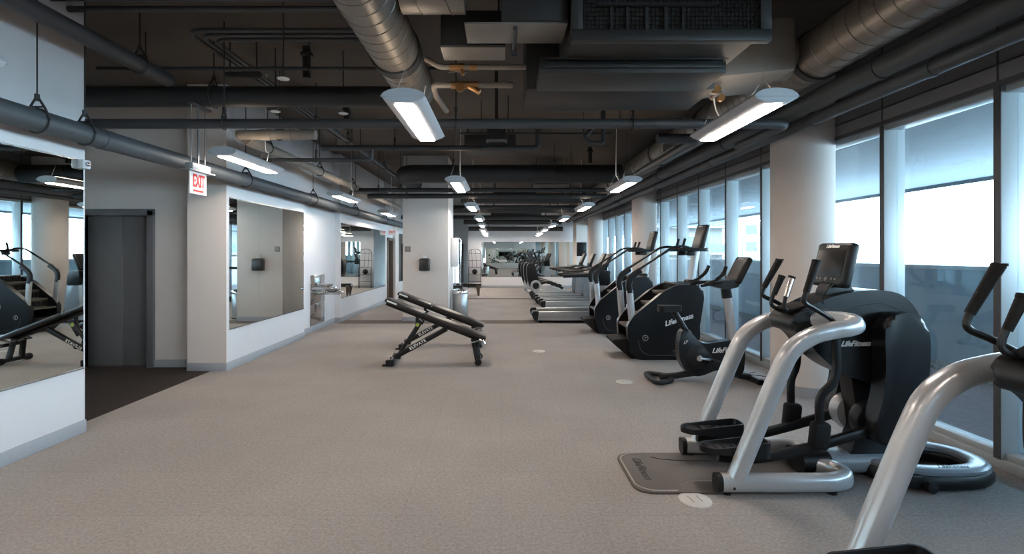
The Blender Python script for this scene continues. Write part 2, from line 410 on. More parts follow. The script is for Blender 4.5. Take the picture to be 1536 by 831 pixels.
struct(MB().b2(3.95, 8.9, -14, 45, 3.0, 3.3), 'ceiling_terrace_soffit', soff_m)
struct(MB().b2(8.86, 8.92, -14, 45, 2.93, 3.3), 'trim_soffit_edge', pipe_g)
g = MB().b2(-100, 300, -100, 300, -18.2, -18)
struct(g, 'floor_city_ground', city_m)
tower_w = mat('tower_concrete', (.17, .17, .165), .8, noise=.08, nscale=.3)
tower_g = mat('tower_glass', (.03, .055, .06), .15, noise=.2, nscale=.3)
tower_r = mat('tower_railing', (.06, .09, .095), .4, noise=.1, nscale=1)
peach = mat('peach_render', (.26, .15, .10), .8, noise=.1, nscale=.4)
pale = mat('pale_facade', (.28, .265, .25), .8, noise=.08, nscale=.3)
def tower(name, label, x0, x1, y0, y1, z1, wm, bal=True):
    t = thing(name, label, 'building', ((x0 + x1) / 2, (y0 + y1) / 2, -18))
    off = (-(x0 + x1) / 2, -(y0 + y1) / 2, 18)
    MB(off).b2(x0, x1, y0, y1, -18, z1).build('wall', wm, t)
    z = -16.6
    while z + 2.2 < z1:
        k = x0 + 1.0
        while k + 2 < x1:
            MB(off).b2(k, k + 2.0, y0 - .06, y0 + .1, z, z + 1.7).build('window', tower_g, t); k += 3.4
        if bal and z > -6:
            sl = MB(off).b2(x0 + .4, x1 + .8, y0 - 1.7, y0, z - .55, z - .3).build('balcony', wm, t)
            rl = MB(off)
            rl.b2(x0 + .4, x1 + .8, y0 - 1.72, y0 - 1.66, z + .65, z + .72).b2(x0 + .4, x1 + .8, y0 - 1.71, y0 - 1.67, z - .3, z + .62)
            rl.build('railing', tower_r, sl)
        k = y0 + 1.2
        while k + 2 < y1:
            MB(off).b2(x0 - .06, x0 + .1, k, k + 2.0, z, z + 1.7).build('window', tower_g, t); k += 3.6
        z += 3.1
    return t
tower('apartment_tower', 'grey apartment tower with glazed balconies beyond the terrace', 17, 26.5, 60, 74, 21, tower_w)
tower('apartment_building', 'low pale apartment block behind the bare tree', 44, 58, 92, 104, 9.0, pale, False)
tower('city_block', 'long peach brick block just above the terrace parapet', 26, 34, 42, 58, .6, peach, False)
tower('city_block', 'low salmon coloured building farthest right beyond the parapet', 46, 60, 22, 34, -.4, peach, False)
# bare tree
def bare_tree(label, x, y, z0, h):
    t = thing('bare_tree', label, 'tree', (x, y, z0)); m = MB()
    def br(p, d, L, r, lv):
        q = p + d * L; m.tube([p, q], r, 4, rs=lambda t: r * (1 - .4 * t))
        if lv == 0: return
        for _ in range(3):
            dd = (d + Vector((random.uniform(-.6, .6), random.uniform(-.6, .6), random.uniform(-.1, .5)))).normalized()
            br(q, dd, L * random.uniform(.6, .8), r * .58, lv - 1)
    br(Vector((0, 0, 0)), Vector((0, 0, 1)), h * .32, h * .02, 5)
    m.build('branches', mat('tree_bark', (.20, .17, .15), .9, noise=.2), t)
bare_tree('bare leafless tree standing before the pale apartment block', 37, 75, -18, 25)

# ------------------------------------------------------------------ ceiling services
def P(px, py, z):      # point at height z seen at a photo pixel (used for measuring)
    Y = 750 * (z - 1.6) / (380 - py); return Vector(((px - 752) * Y / 750, Y, z))
def pipe(name, label, cat, pts, r, m, fil=None, joints=(), group=None, hang=None, seg=14, jr=1.12):
    o = thing(name, label, cat, pts[0], group=group); off = -Vector(pts[0])
    MB(off).tube(pts, r, seg, fil=fil).build('pipe_run', m, o)
    for (a, b) in joints:
        MB(off).tube([a, b], r * jr, seg).build('coupling', m, o)
    if hang:
        for h in hang:
            h = Vector(h); k = MB(off)
            k.tube([(h.x, h.y, h.z + r + .09), (h.x, h.y, CZ)], .006, 6)
            pts2 = [h + Vector((math.cos(a) * (r + .008), 0, math.sin(a) * (r + .008))) for a in [2 * PI * i / 16 for i in range(16)]] if hang_axis == 'Y' else \
                   [h + Vector((0, math.cos(a) * (r + .008), math.sin(a) * (r + .008))) for a in [2 * PI * i / 16 for i in range(16)]]
            k.tube(pts2, .007, 5, closed=True)
            ax = Vector((1, 0, 0)) if hang_axis == 'Y' else Vector((0, 1, 0))
            ap = h + Vector((0, 0, r + .085))
            for sg in (-1, 1): k.tube([h + ax * sg * (r + .01), h + ax * sg * (r * .8) + Vector((0, 0, r * .95)), ap + ax * sg * .012], .009, 6, fil=.02)
            k.tube([h + ax * -(r * .7) + Vector((0, 0, r + .02)), h + ax * (r * .7) + Vector((0, 0, r + .02))], .008, 6)
            k.tube([ap + Vector((0, 0, -.02)), ap + Vector((0, 0, .03))], .018, 8)
            k.build('hanger', pipe_b, o)
    return o
hang_axis = 'Y'
def spiral_duct(name, label, pts, r, pitch=.14, collars=(), m=duct_m):
    o = thing(name, label, 'duct', pts[0]); off = -Vector(pts[0])
    MB(off).tube(pts, r, 32).build('duct_run', m, o)
    a, b = Vector(pts[0]), Vector(pts[-1]); d = (b - a); L = d.length; d.normalize()
    u = d.orthogonal().normalized(); w = d.cross(u); hp = []
    nT = int(L / pitch * 20)
    for i in range(nT):
        t = i / 20 * pitch; an = 2 * PI * i / 20
        hp.append(a + d * t + (u * math.cos(an) + w * math.sin(an)) * (r + .002))
    MB(off).tube(hp, .0045, 4).build('lock_seam', m, o)
    for c, wd in collars:
        c = Vector(c); MB(off).tube([c - d * wd, c + d * wd], r + .018, 32).build('collar', collar_m, o)
    return o
spiral_duct('round_duct', 'pale spiral duct running down the ceiling left of the air unit', [(-.89, -1.5, 3.3), (-.89, 5.2, 3.3)], .2, collars=[((-.89, 4.2, 3.3), .06), ((-.89, 2.6, 3.3), .03)])
spiral_duct('round_duct', 'short branch duct crossing from the pale spiral duct towards the air unit', [(-.67, 3.35, 3.42), (-.245, 3.35, 3.42)], .2, pitch=.2)
d2 = spiral_duct('round_duct', 'long spiral duct over the machines beside the window wall', [(2.74, -2, 3.32), (2.74, 22, 3.32)], .205, collars=[((2.74, 4.35, 3.32), .035), ((2.74, 5.0, 3.32), .03), ((2.74, 6.6, 3.32), .03), ((2.74, 8.6, 3.32), .03), ((2.74, 12, 3.32), .03)])
for yy in (7.6, 13.6, 2.0):
    g = MB((-2.74, 2, -3.32)).box((2.56, yy, 3.24), (.05, .5, .17), (0, R(0), 0), bevel=.004)
    go = g.build('grille', unit_t, d2)
    g = MB((-2.74, 2, -3.32)).box((2.532, yy, 3.24), (.006, .44, .12))
    g.build('grille_mesh', mesh_m, go)
pipe('insulated_pipe', 'thick insulated pipe next to the long spiral duct', 'pipe', [(2.98, -2, 3.06), (2.98, 22.5, 3.06)], .09, pipe_g, joints=[((2.98, y, 3.06), (2.98, y + .05, 3.06)) for y in (1.2, 3.9, 6.6, 9.3, 12, 15)], seg=20, jr=1.1)
pipe('insulated_pipe', 'outermost insulated pipe directly above the window header', 'pipe', [(3.13, -2, 2.945), (3.13, 21.4, 2.945)], .06, pipe_g, joints=[((3.13, y, 2.945), (3.13, y + .05, 2.945)) for y in (2.2, 3.6, 5.0, 7.4, 10, 13, 16)], seg=20, jr=1.13)
# left low pipe with clevis hangers
pipe('water_pipe', 'long grey pipe slung low along the left wall', 'pipe', [(-3.5, -1, 2.6), (-3.5, 21, 2.6)], .085, pipe_g,
     joints=[((-3.5, 4.35, 2.6), (-3.5, 4.47, 2.6)), ((-3.5, 9, 2.6), (-3.5, 9.1, 2.6))], hang=[(-3.5, y, 2.6) for y in (3.77, 4.2, 6.85, 9.3, 12, 15)], seg=20, jr=1.06)
pipe('water_pipe', 'upper dark pipe along the top of the left wall', 'pipe', [(-3.4, -1, 3.37), (-3.4, 5.1, 3.37)], .072, pipe_d, hang=[(-3.4, 3.1, 3.37), (-3.4, 4.7, 3.37)], seg=18)
hang_axis = 'X'
pipe('black_pipe', 'thick black pipe crossing the ceiling from the recess to the spiral duct', 'pipe', [(-6.4, 5.43, 3.3), (-1.15, 5.43, 3.3)], .11, pipe_b, hang=[(-5, 5.43, 3.3), (-3.12, 5.43, 3.3)], seg=24)
pipe('black_pipe', 'thin black pipe crossing the whole ceiling under the air unit', 'pipe', [(-4.3, 4.96, 2.885), (2.84, 4.96, 2.885), (2.84, 6.0, 2.885)], .048, pipe_d, fil=.12, hang=[(-2.75, 4.96, 2.885), (-.45, 4.96, 2.885), (1.3, 4.96, 2.885)], seg=16)
pipe('black_pipe', 'dark pipe running just left of the long spiral duct', 'pipe', [(1.9, 6.1, 3.0), (2.4, 6.1, 3.0), (2.4, 10.0, 3.0)], .06, pipe_d, fil=.1, seg=16)
# conduits
zc = 3.66
for k, (yy, lab) in enumerate([(4.15, 'thin conduit nearest the camera crossing the dark slab'), (4.32, 'thin conduit second from the camera crossing the slab')]):
    pipe('conduit', lab, 'conduit', [(-4.4 if k else -6.3, yy, zc + .05), (-1.1, yy, zc + .05)], .018 + .008 * k, pipe_d)
for k in range(3):
    pipe('conduit', ['outer bent conduit turning away beside the left lamps', 'middle bent conduit turning away beside the left lamps', 'inner bent conduit turning away beside the left lamps'][k], 'conduit',
         [(-1.15, 4.62 + .1 * k, zc), (-2.92 + .07 * k, 4.62 + .1 * k, zc), (-2.92 + .07 * k, 17, zc)], .02, pipe_d, fil=.15, seg=8)
pipe('conduit', 'long thin conduit crossing before the thick black pipe', 'conduit', [(-4.2, 5.2, 3.52), (.3, 5.2, 3.52)], .02, pipe_d, hang=[(-3.7, 5.2, 3.52), (-2.0, 5.2, 3.52)])
pipe('drain_pipe', 'dark pipe with a raised elbow in the middle of the ceiling', 'pipe', [(-2.7, 7.5, 3.18), (.55, 7.5, 3.18), (.55, 7.5, 3.5)], .04, pipe_d, fil=.06, hang=[(-1.6, 7.5, 3.18), (-.3, 7.5, 3.18)])
pipe('conduit', 'thin conduit carrying the far right lamp cord', 'conduit', [(-.6, 7.3, 3.35), (1.62, 7.3, 3.35)], .014, pipe_b, hang=[(.1, 7.3, 3.35), (1.2, 7.3, 3.35)])
pipe('drain_pipe', 'small dark trap pipe hanging below the air unit', 'pipe', [(1.1, 5.9, 3.1), (.98, 5.9, 2.98), (1.02, 5.9, 2.9), (1.2, 5.9, 2.9), (1.2, 5.9, CZ)], .028, pipe_b, fil=.03)
hang_axis = 'Y'
tanp = pipe('tan_pipe', 'beige insulated pipe with fittings above the left lamps', 'pipe', [(-3.27, 6.4, 3.07), (-3.27, 16, 3.07)], .07, pipe_t,
     joints=[((-3.27, 6.45, 3.07), (-3.27, 6.7, 3.07)), ((-3.27, 8, 3.07), (-3.27, 8.05, 3.07)), ((-3.27, 10, 3.07), (-3.27, 10.05, 3.07))], hang=[(-3.27, 7, 3.07), (-3.27, 9, 3.07), (-3.27, 11, 3.07)], seg=18)
pipe('tan_pipe', 'short beige branch pipe joining the near end of the long beige pipe', 'pipe', [(-3.27, 6.22, 3.07), (-3.2, 6.2, 3.07), (-2.5, 6.2, 3.07), (-2.3, 6.2, 3.07)], .06, pipe_t, joints=[((-3.0, 6.2, 3.07), (-2.85, 6.2, 3.07)), ((-2.65, 6.2, 3.07), (-2.6, 6.2, 3.07))], hang=[(-2.75, 6.2, 3.07)])
pipe('conduit', 'slim conduit running to the far end left of the centre', 'conduit', [(-2.45, 6.6, 3.4), (-2.45, 21, 3.4)], .028, pipe_d, hang=[(-2.45, y, 3.4) for y in (8, 10.5, 13)])
hang_axis = 'X'
pipe('conduit', 'dark crossing pipe above the second left lamp', 'conduit', [(-3.3, 6.75, 2.86), (-1.75, 6.75, 2.86), (-1.75, 6.75, 3.0)], .026, pipe_d, fil=.05, hang=[(-2.5, 6.75, 2.86)])
pipe('conduit', 'dark crossing pipe above the third left lamp', 'conduit', [(-3.2, 10.6, 2.78), (-3.2, 10.6, 2.9), (-2.4, 10.6, 2.9)], .035, pipe_d, fil=.05, hang=[(-2.6, 10.6, 2.9)])
# mid and far dark ducts
pipe('insulated_duct', 'thick dark duct crossing beyond the second centre lamp', 'duct', [(-2.05, 12.5, 3.25), (-2.05, 10.4, 3.25), (2.48, 10.4, 3.25)], .19, pipe_b, fil=.3, hang=[(-1, 10.4, 3.25), (1.1, 10.4, 3.25)], seg=24)
far_runs = [
 (-3.1, 2.3, 10.9, 2.98, .045, 'thin dark pipe below the thick dark duct'),
 (-3.6, 2.45, 11.45, 2.93, .055, 'dark pipe touching the top of the central column'),
 (-1.1, 2.45, 13.6, 3.1, .13, 'dark duct behind the central column'),
 (-1.1, 2.45, 14.6, 2.95, .05, 'dark pipe behind the third right lamp'),
 (-3.1, 2.4, 16.4, 3.05, .12, 'dark duct above the fourth lamps'),
 (-3.6, 2.4, 18.0, 2.9, .07, 'dark pipe beyond the fourth lamps'),
 (-1.5, 2.4, 19.95, 2.85, .1, 'farthest but one dark duct before the end wall'),
 (-1.5, 2.8, 22.85, 2.72, .1, 'farthest dark duct along the top of the end wall')]
for (x0, x1, y, z, r, lab) in far_runs:
    if y == 11.45: x0, y = -3.1, 11.62
    pipe('insulated_duct' if r > .09 else 'black_pipe', lab, 'duct' if r > .09 else 'pipe', [(x0, y, z), (x1, y, z)], r, pipe_b, hang=[(x0 + .9, y, z), (x1 - .8, y, z)], seg=18)
# cable trays / boxes in the far ceiling
for (x, y, z, sx, sy, sz, lab) in [(.4, 15.5, 3.35, 1.3, .9, .35, 'black air box in the middle of the far ceiling'), (-.2, 9.0, 3.55, .9, .5, .3, 'black fan box above the second centre lamp'),
                                  (.55, 19.2, 3.2, 1.9, 1.0, .4, 'wide black air box near the end wall'), (1.2, 12.4, 3.45, .8, .9, .4, 'black air box above the second right lamp')]:
    o = thing('air_box', lab, 'air unit', (x, y, z - sz / 2)); f = (0, 0, sz / 2)
    MB(f).box((0, 0, 0), (sx, sy, sz), bevel=.01).build('casing', unit_m, o)
    MB(f).box((0, -sy / 2 - .005, 0), (sx * .8, .02, sz * .6), bevel=.004).build('access_panel', mesh_m, o)
    for s1 in (-1, 1):
        for s2 in (-1, 1): MB(f).cyl((s1 * sx * .45, s2 * sy * .45, sz / 2), (s1 * sx * .45, s2 * sy * .45, CZ - z), .008, 6).build('hanger_rod', pipe_b, o)
o = thing('vent_horn', 'small black square horn hanging below the thin crossing pipe', 'vent', (-.06, 6.2, 3.0))
MB().prism([(-.09, 0), (.09, 0), (.13, -.02), (.1, .22), (-.1, .22), (-.13, -.02)], -.1, .1, bevel=.008).build('horn', pipe_b, o)
MB().b2(-.02, .02, -.02, .02, .22, .9).build('bracket', pipe_b, o)

# air handling unit
for (px0, px1, py, lab) in ((338, 392, 113, 'black strut channel under the slab beside the bent conduits'), (500, 545, 221, 'short black strut channel above the third left lamp')):
    a = P(px0, py, 3.5); b = P(px1, py, 3.5)
    o = thing('strut_channel', lab, 'bracket', a)
    MB(-a).b2(a.x, b.x, a.y - .03, a.y + .03, 3.48, 3.53, .004).build('channel', pipe_b, o)
    for x in (a.x + .05, b.x - .05): MB(-a).cyl((x, a.y, 3.53), (x, a.y, CZ), .008, 6).build('rod', pipe_b, o)
for (px, py, lab) in ((460, 118, 'black drain stub hanging from the slab before the thick black pipe'), (520, 195, 'black drain stub hanging behind the thin black pipe'), (885, 245, 'black drain stub hanging above the right aisle')):
    a = P(px, py, 3.55); o = thing('drain_stub', lab, 'pipe', a)
    MB().lathe([(.045, 0), (.045, CZ - 3.55)], seg=14).build('stub_pipe', pipe_b, o)
    MB().lathe([(.06, .24), (.07, .25), (.07, .28), (.05, .30)], seg=14).build('flange', pipe_b, o)
u = thing('air_handling_unit', 'large grey ceiling air unit with mesh front at top centre', 'air unit', (1.05, 3.9, 2.93)); f = (-1.05, -3.9, -2.93)
MB(f).b2(.46, 1.665, 3.17, 3.98, 2.99, 3.75, .008).build('casing', unit_m, u)
fr = MB(f).b2(.44, 1.69, 3.12, 3.18, 2.93, 3.0, .004).b2(.44, .51, 3.12, 3.18, 3.0, 3.75, .004).b2(1.62, 1.69, 3.12, 3.18, 3.0, 3.75, .004).build('front_frame', unit_m, u)
gr = MB(f).b2(.51, 1.62, 3.15, 3.17, 3.0, 3.72).build('filter_mesh', mesh_m, u)
gm = MB(f)
for k in range(44): gm.b2(.52 + .025 * k, .523 + .025 * k, 3.14, 3.15, 3.0, 3.7)
for k in range(26): gm.b2(.51, 1.62, 3.138, 3.148, 3.01 + .027 * k, 3.013 + .027 * k)
gm.build('wire_grid', unit_m, gr)
bars = MB(f).b2(.6, 1.35, 3.10, 3.125, 3.14, 3.155)
for x in (.68, .78, .9, 1.02, 1.13): bars.b2(x, x + .02, 3.125, 3.14, 3.0, 3.15)
bars.build('grille_bar', unit_m, u)
MB(f).b2(.28, 1.62, 3.6, 4.02, 2.90, 2.985, .006).build('drain_pan', unit_m, u)
MB(f).b2(.30, 1.60, 3.57, 3.60, 2.93, 2.955, .003).b2(.28, 1.62, 3.56, 3.60, 2.985, 3.0, .003).build('pan_rail', unit_m, u)
MB(f).b2(.20, 1.72, 4.02, 4.62, 2.92, 3.62, .008).build('coil_section', unit_m, u)
MB(f).b2(.5, 1.0, 4.62, 5.0, 3.02, 3.5, .008).build('rear_casing', unit_m, u)
for x in (.30, .42, .78): MB(f).b2(x, x + .035, 4.62, 4.66, 2.96, 3.3).build('strap', pipe_d, u)
o = thing('plenum_box', 'tan sheet metal box joining the air unit to the window side duct', 'duct', (2.1, 4.6, 2.98)); f = (-2.1, -4.6, -2.98)
MB(f).prism([(1.73, 3.05), (2.42, 3.12), (2.42, 3.55), (1.73, 3.5)], 4.12, 4.75, bevel=.006).build('transition', unit_t, o)
MB(f).tube([(2.38, 4.43, 3.33), (2.52, 4.43, 3.33)], .2, 28).build('collar', duct_m, o)
MB(f).lathe([(.212, -.012), (.212, .012)], (2.40, 4.43, 3.33), 'X').build('clamp_band', wire_m, o)
o = thing('plenum_box', 'long dark box with pale underside left of the air unit', 'duct', (.15, 3.42, 3.12)); f = (-.15, -3.42, -3.12)
MB(f).b2(-.0, .43, 3.22, 3.55, 3.10, 3.7, .006).build('casing', unit_m, o)
MB(f).b2(-.24, .43, 3.24, 3.54, 3.085, 3.10, .002).build('underside_panel', unit_t, o)
MB(f).tube([(.09, 3.22, 3.05), (.09, 3.58, 3.05)], .016, 8).b2(.07, .11, 3.55, 3.58, 3.0, 3.2).build('strut', pipe_d, o)
o = thing('valve_box', 'smaller box with pale underside beside the brass valves', 'box', (-.2, 3.8, 3.12)); f = (.2, -3.8, -3.12)
MB(f).b2(-.45, .03, 3.7, 3.95, 3.14, 3.4, .006).build('casing', unit_m, o)
MB(f).b2(-.45, .03, 3.69, 3.94, 3.12, 3.138, .002).build('underside_panel', unit_t, o)
for x in (-.4, -.02): MB(f).cyl((x, 3.82, 3.4), (x, 3.82, CZ), .008, 6).build('hanger_rod', pipe_b, o)
o = thing('valve_pipe', 'upper beige pipe with copper valve near the spiral duct', 'pipe', (-.55, 4.0, 3.12)); f = (.55, -4.0, -3.12)
MB(f).tube([(-.62, 4.12, 3.2), (-.5, 4.08, 3.12), (.2, 4.08, 3.12)], .022, 10, fil=.04).build('pipe_run', pipe_t, o)
MB(f).tube([(-.42, 4.08, 3.12), (-.3, 4.08, 3.12)], .03, 10).tube([(-.26, 4.08, 3.12), (-.2, 4.08, 3.12)], .026, 10).cyl((-.33, 4.08, 3.12), (-.31, 4.06, 3.05), .015, 8).build('valve', brass, o)
o = thing('valve_pipe', 'lower beige elbow pipe with brass tee and lever handle', 'pipe', (-.55, 4.3, 3.05)); f = (.55, -4.3, -3.05)
MB(f).tube([(-.56, 5.1, 3.05), (-.6, 4.62, 3.05), (-.6, 4.4, 3.08), (.1, 4.4, 3.08)], .026, 10, fil=.05).build('pipe_run', pipe_t, o)
MB(f).tube([(-.44, 4.4, 3.08), (-.2, 4.4, 3.08)], .034, 10).tube([(-.3, 4.4, 3.08), (-.19, 4.38, 3.01)], .024, 10).lathe([(.04, -.012), (.04, .012)], (-.36, 4.37, 3.05), 'Y', 12).build('valve', brass, o)
MB(f).tube([(-.46, 4.34, 3.17), (-.38, 4.34, 3.18), (-.3, 4.34, 3.165)], .006, 6).build('lever', wire_m, o)
o = thing('valve_cluster', 'small brass valve cluster beside the right lamp at the air unit corner', 'valve', (1.85, 4.5, 3.0)); f = (-1.85, -4.5, -3.0)
MB(f).tube([(1.78, 4.3, 3.04), (1.78, 4.3, 2.98), (1.9, 4.3, 2.98)], .018, 8, fil=.03).tube([(1.9, 4.34, 3.04), (1.82, 4.34, 2.94)], .02, 8).build('pipe_run', pipe_t, o)
MB(f).lathe([(.035, -.02), (.03, .02)], (1.84, 4.28, 3.0), 'Y', 12).lathe([(.03, -.02), (.03, .02)], (1.88, 4.28, 2.93), 'Y', 12).build('valve', brass, o)
# ceiling sprinklers / discs
spr = None
for (px, py) in [(413, 167), (930, 190), (528, 240), (515, 170), (640, 205), (425, 118)]:
    p = P(px, py, 3.19)
    if spr is None:
        spr = thing('sprinkler_head', 'small round sprinkler head on a drop rod from the slab', 'sprinkler', p, group='sprinkler heads under the ceiling slab')
        MB().lathe([(.002, -.01), (.05, -.006), (.055, 0), (.02, .012), (.008, .02)], seg=16).build('escutcheon', cord_m, spr)
        MB().cyl((0, 0, .02), (0, 0, .72), .008, 6).build('drop_rod', pipe_d, spr)
    else: dup(spr, p)

# ------------------------------------------------------------------ pendant lamps
def make_lamp(label, h1=1.2, h2=1.2):
    t = thing('pendant_lamp', label, 'lamp', (0, 0, 2.7))
    top = [(.155 * math.cos(a), .005 + .055 * math.sin(a)) for a in [PI * i / 12 for i in range(13)]]
    bot = [(-.14, -.016), (-.075, -.042), (.075, -.042), (.14, -.016)]
    MB().prism(top + bot, -.6, .6, bevel=.004, seg=1).build('housing', lamp_m, t)
    MB().b2(-.066, .066, -.55, .58, -.050, -.041, .002).build('diffuser', lamp_e, t)
    for s in (-1, 1):
        MB().b2(-.157, .157, s * .6035 - .0035, s * .6035 + .0035, -.002, .004).build('end_trim', lamp_m, t)
        MB().b2(s * .035 - .018, s * .035 + .018, -.5, .5, .055, .0615).build('uplight_lens', lamp_u, t)
        h = h1 if s < 0 else h2; top_z = min(.30, h - .05)
        w = MB().tube([(-.1, s * .42, .045), (0, s * .42, top_z), (.1, s * .42, .045)], .0022, 4)
        w.build('wire_yoke', wire_m, t)
        MB().tube([(0, s * .42, top_z), (0, s * .42, h)], .0022, 4).build('suspension_wire', wire_m, t)
    MB().tube([(0, .42, .055), (.03, .40, .12), (.02, .44, .2), (-.01, .42, .3), (0.006, .42, h2)], .006, 6, cat=4).build('power_cord', cord_m, t)
    return t
lamps = [(-.69, 4.1, 0, 'centre row pendant lamp nearest the camera, below the spiral duct end'),
 (-.69, 8.05, 0, 'second pendant lamp of the centre row, above the aisle'), (-.69, 11.9, 0, 'third pendant lamp of the centre row, beside the central column'),
 (-.69, 15.8, 0, 'fourth pendant lamp of the centre row'), (-.73, 19.0, -.03, 'fifth pendant lamp of the centre row'),
 (-.75, 20.7, -.15, 'last but one pendant lamp of the centre row'), (-.68, 22.0, -.28, 'last pendant lamp of the centre row, before the end wall'),
 (1.93, 4.1, 0, 'right row pendant lamp nearest the camera, below the window side duct'), (1.95, 8.05, 0, 'second pendant lamp of the right row, above the stair climbers'),
 (1.97, 11.9, 0, 'third pendant lamp of the right row'), (1.97, 15.8, 0, 'fourth pendant lamp of the right row'), (1.93, 19.0, -.04, 'fifth pendant lamp of the right row'),
 (1.80, 20.7, -.12, 'last but one pendant lamp of the right row'), (1.63, 22.0, -.26, 'last pendant lamp of the right row, before the end wall mirror'),
 (-3.02, 2.3, 0, 'left row pendant lamp cut off by the left picture edge'), (-3.02, 6.0, 0, 'left row pendant lamp above the square mirror'),
 (-3.06, 9.8, 0, 'left row pendant lamp above the drinking fountain'), (-3.1, 13.7, 0, 'left row pendant lamp above the wide mirror'),
 (-.69, .2, 0, 'centre row pendant lamp over the photographer'), (1.93, .2, 0, 'right row pendant lamp level with the photographer'), (-3.02, -1.6, 0, 'left row pendant lamp behind the photographer'),
 (-.69, -4, 0, 'centre row pendant lamp behind the photographer'), (1.93, -4, 0, 'right row pendant lamp behind the photographer')]
L0 = None
for (x, y, dz, lab) in lamps:
    h1 = h2 = 1.2 - dz
    if x == -.69 and y in (4.1, .2): h1 = h2 = .415
    if x == 1.93 and y == 4.1: h1, h2 = .235, .36
    if (h1, h2) != (1.2, 1.2):
        q = make_lamp(lab, h1, h2); q.location = (x, y, 2.7 + dz); q['group'] = 'pendant lamps'; continue
    if L0 is None: L0 = make_lamp(lab); L0['group'] = 'pendant lamps'; L0.location = (x, y, 2.7 + dz)
    else: dup(L0, (x, y, 2.7 + dz), label=lab)

# ------------------------------------------------------------------ exit signs
t = thing('exit_sign', 'hanging white exit sign with red letters before the recess', 'sign', (-3.25, 5.36, 2.23)); f = (3.25, -5.36, -2.23)
MB(f).b2(-3.29, -3.21, 5.20, 5.52, 2.475, 2.55, .006).build('housing', sign_h, t)
MB(f).b2(-3.31, -3.19, 5.13, 5.58, 2.462, 2.476, .002).build('canopy_plate', sign_h, t)
pl = MB(f).b2(-3.256, -3.244, 5.21, 5.50, 2.23, 2.465, .002).build('sign_plate', sign_w, t)
text_mesh('lettering', 'EXIT', .165, sign_r, pl, TX((.009, 0, .135), (0, .82, 0), (0, 0, 1)) @ Matrix.Diagonal((.62, 1.12, 1, 1)), bold=.004, depth=.002)
MB(f).b2(-3.2445, -3.24, 5.27, 5.44, 2.255, 2.275).build('arrow_bar', sign_r, pl)
for (y, r) in ((5.24, .006), (5.36, .011), (5.48, .006)): MB(f).cyl((-3.25, y, 2.55), (-3.25, y, 3.165), r, 6).build('hanging_rod', wire_m, t)
MB(f).b2(-3.28, -3.22, 5.22, 5.56, 3.165, 3.185).build('mounting_bar', pipe_d, t)
t = thing('exit_sign', 'small distant exit sign above the brown door', 'sign', (LX + .06, 16.5, 2.17)); f = (-LX - .06, -16.5, -2.17)
p2 = MB(f).b2(LX + .01, LX + .02, 16.5, 16.8, 2.2, 2.4, .002)
p2.box((LX + .14, 16.5, 2.3), (.24, .012, .2)); p2 = p2.build('sign_plate', sign_w, t)
text_mesh('lettering', 'EXIT', .1, sign_r, p2, TX((.08, -.008, .13), (1, 0, 0), (0, 0, 1)), bold=.004)
o = thing('strobe_light', 'small grey strobe box at the recess corner of the left wall', 'alarm', (LX + .0, 4.40, 2.38)); 
MB().b2(.0, .06, .0, .085, -.03, .05, .01).build('body', lamp_m, o)
MB().lathe([(.02, 0), (.018, .02), (.008, .03)], (.06, .04, .01), 'X', 12).build('lens', stainless, o)

# ------------------------------------------------------------------ column fittings
o = thing('towel_dispenser', 'black wipes dispenser mounted on the central column', 'dispenser', (-1.79, 11.764, 1.2))
MB().box((0, -.09, .13), (.235, .18, .27), bevel=.02, seg=3).build('body', dispm, o)
MB().box((0, -.09, .27), (.19, .13, .03), bevel=.01).build('lid', dispm, o)
MB().prism([(-.07, .28), (-.03, .36), (0, .34), (.035, .33), (.05, .28)], -.11, -.07, bevel=.006).build('wipe', cord_m, o)
o = thing('thermostat', 'grey square wall plate at the left edge of the central column', 'wall plate', (-2.2, 11.764, 1.63))
MB().box((0, -.008, .07), (.13, .016, .13), bevel=.01).build('plate', plate_m, o)
MB().box((0, -.018, .07), (.07, .01, .07), bevel=.004).build('display', unit_t, o)
o = thing('wall_cabinet', 'white box mounted on the window side of the central column', 'cabinet', (-1.16, 12.5, 1.25))
MB().box((0, 0, .37), (.16, .4, .72), bevel=.012).build('body', paint_w, o)
MB().box((.083, 0, .37), (.008, .34, .6), bevel=.003).build('door', paint_w, o)
# trash can
o = thing('trash_can', 'round stainless waste bin beside the central column', 'trash can', (-1.02, 12.35, 0))
MB().lathe([(.17, 0), (.185, .01), (.19, .03), (.19, .60), (.185, .61)], seg=40).build('bin_body', can_m, o)
MB().lathe([(.196, .605), (.2, .61), (.2, .66), (.185, .70), (.12, .715), (.02, .72)], seg=40).build('lid', chrome, o)
MB().lathe([(.192, .0), (.194, .025), (.19, .03)], seg=40).build('base_ring', rubber, o)
# cable tower
o = thing('cable_tower', 'chrome cable tower standing behind the waste bin', 'cable machine', (-1.35, 15.2, 0))
MB().b2(-.3, .3, -.25, .25, 0, .06, .01).build('base', steelb, o)
for x in (-.05, .12): MB().cyl((x, -.1, .06), (x, -.1, 1.95), .022, 12).build('guide_rod', chrome, o)
MB().tube([(-.2, .1, .06), (-.2, .1, 2.05), (.0, -.05, 2.13), (.14, -.1, 1.95)], .03, 12, fil=.15).build('upright', silver, o)
w = MB()
for k in range(9): w.b2(-.12, .18, -.17, -.03, .1 + k * .06, .153 + k * .06, .004)
w.build('weight_stack', steelb, o)
MB().lathe([(.06, -.015), (.06, .015)], (.05, -.1, 1.98), 'Y', 20).build('pulley', black, o)
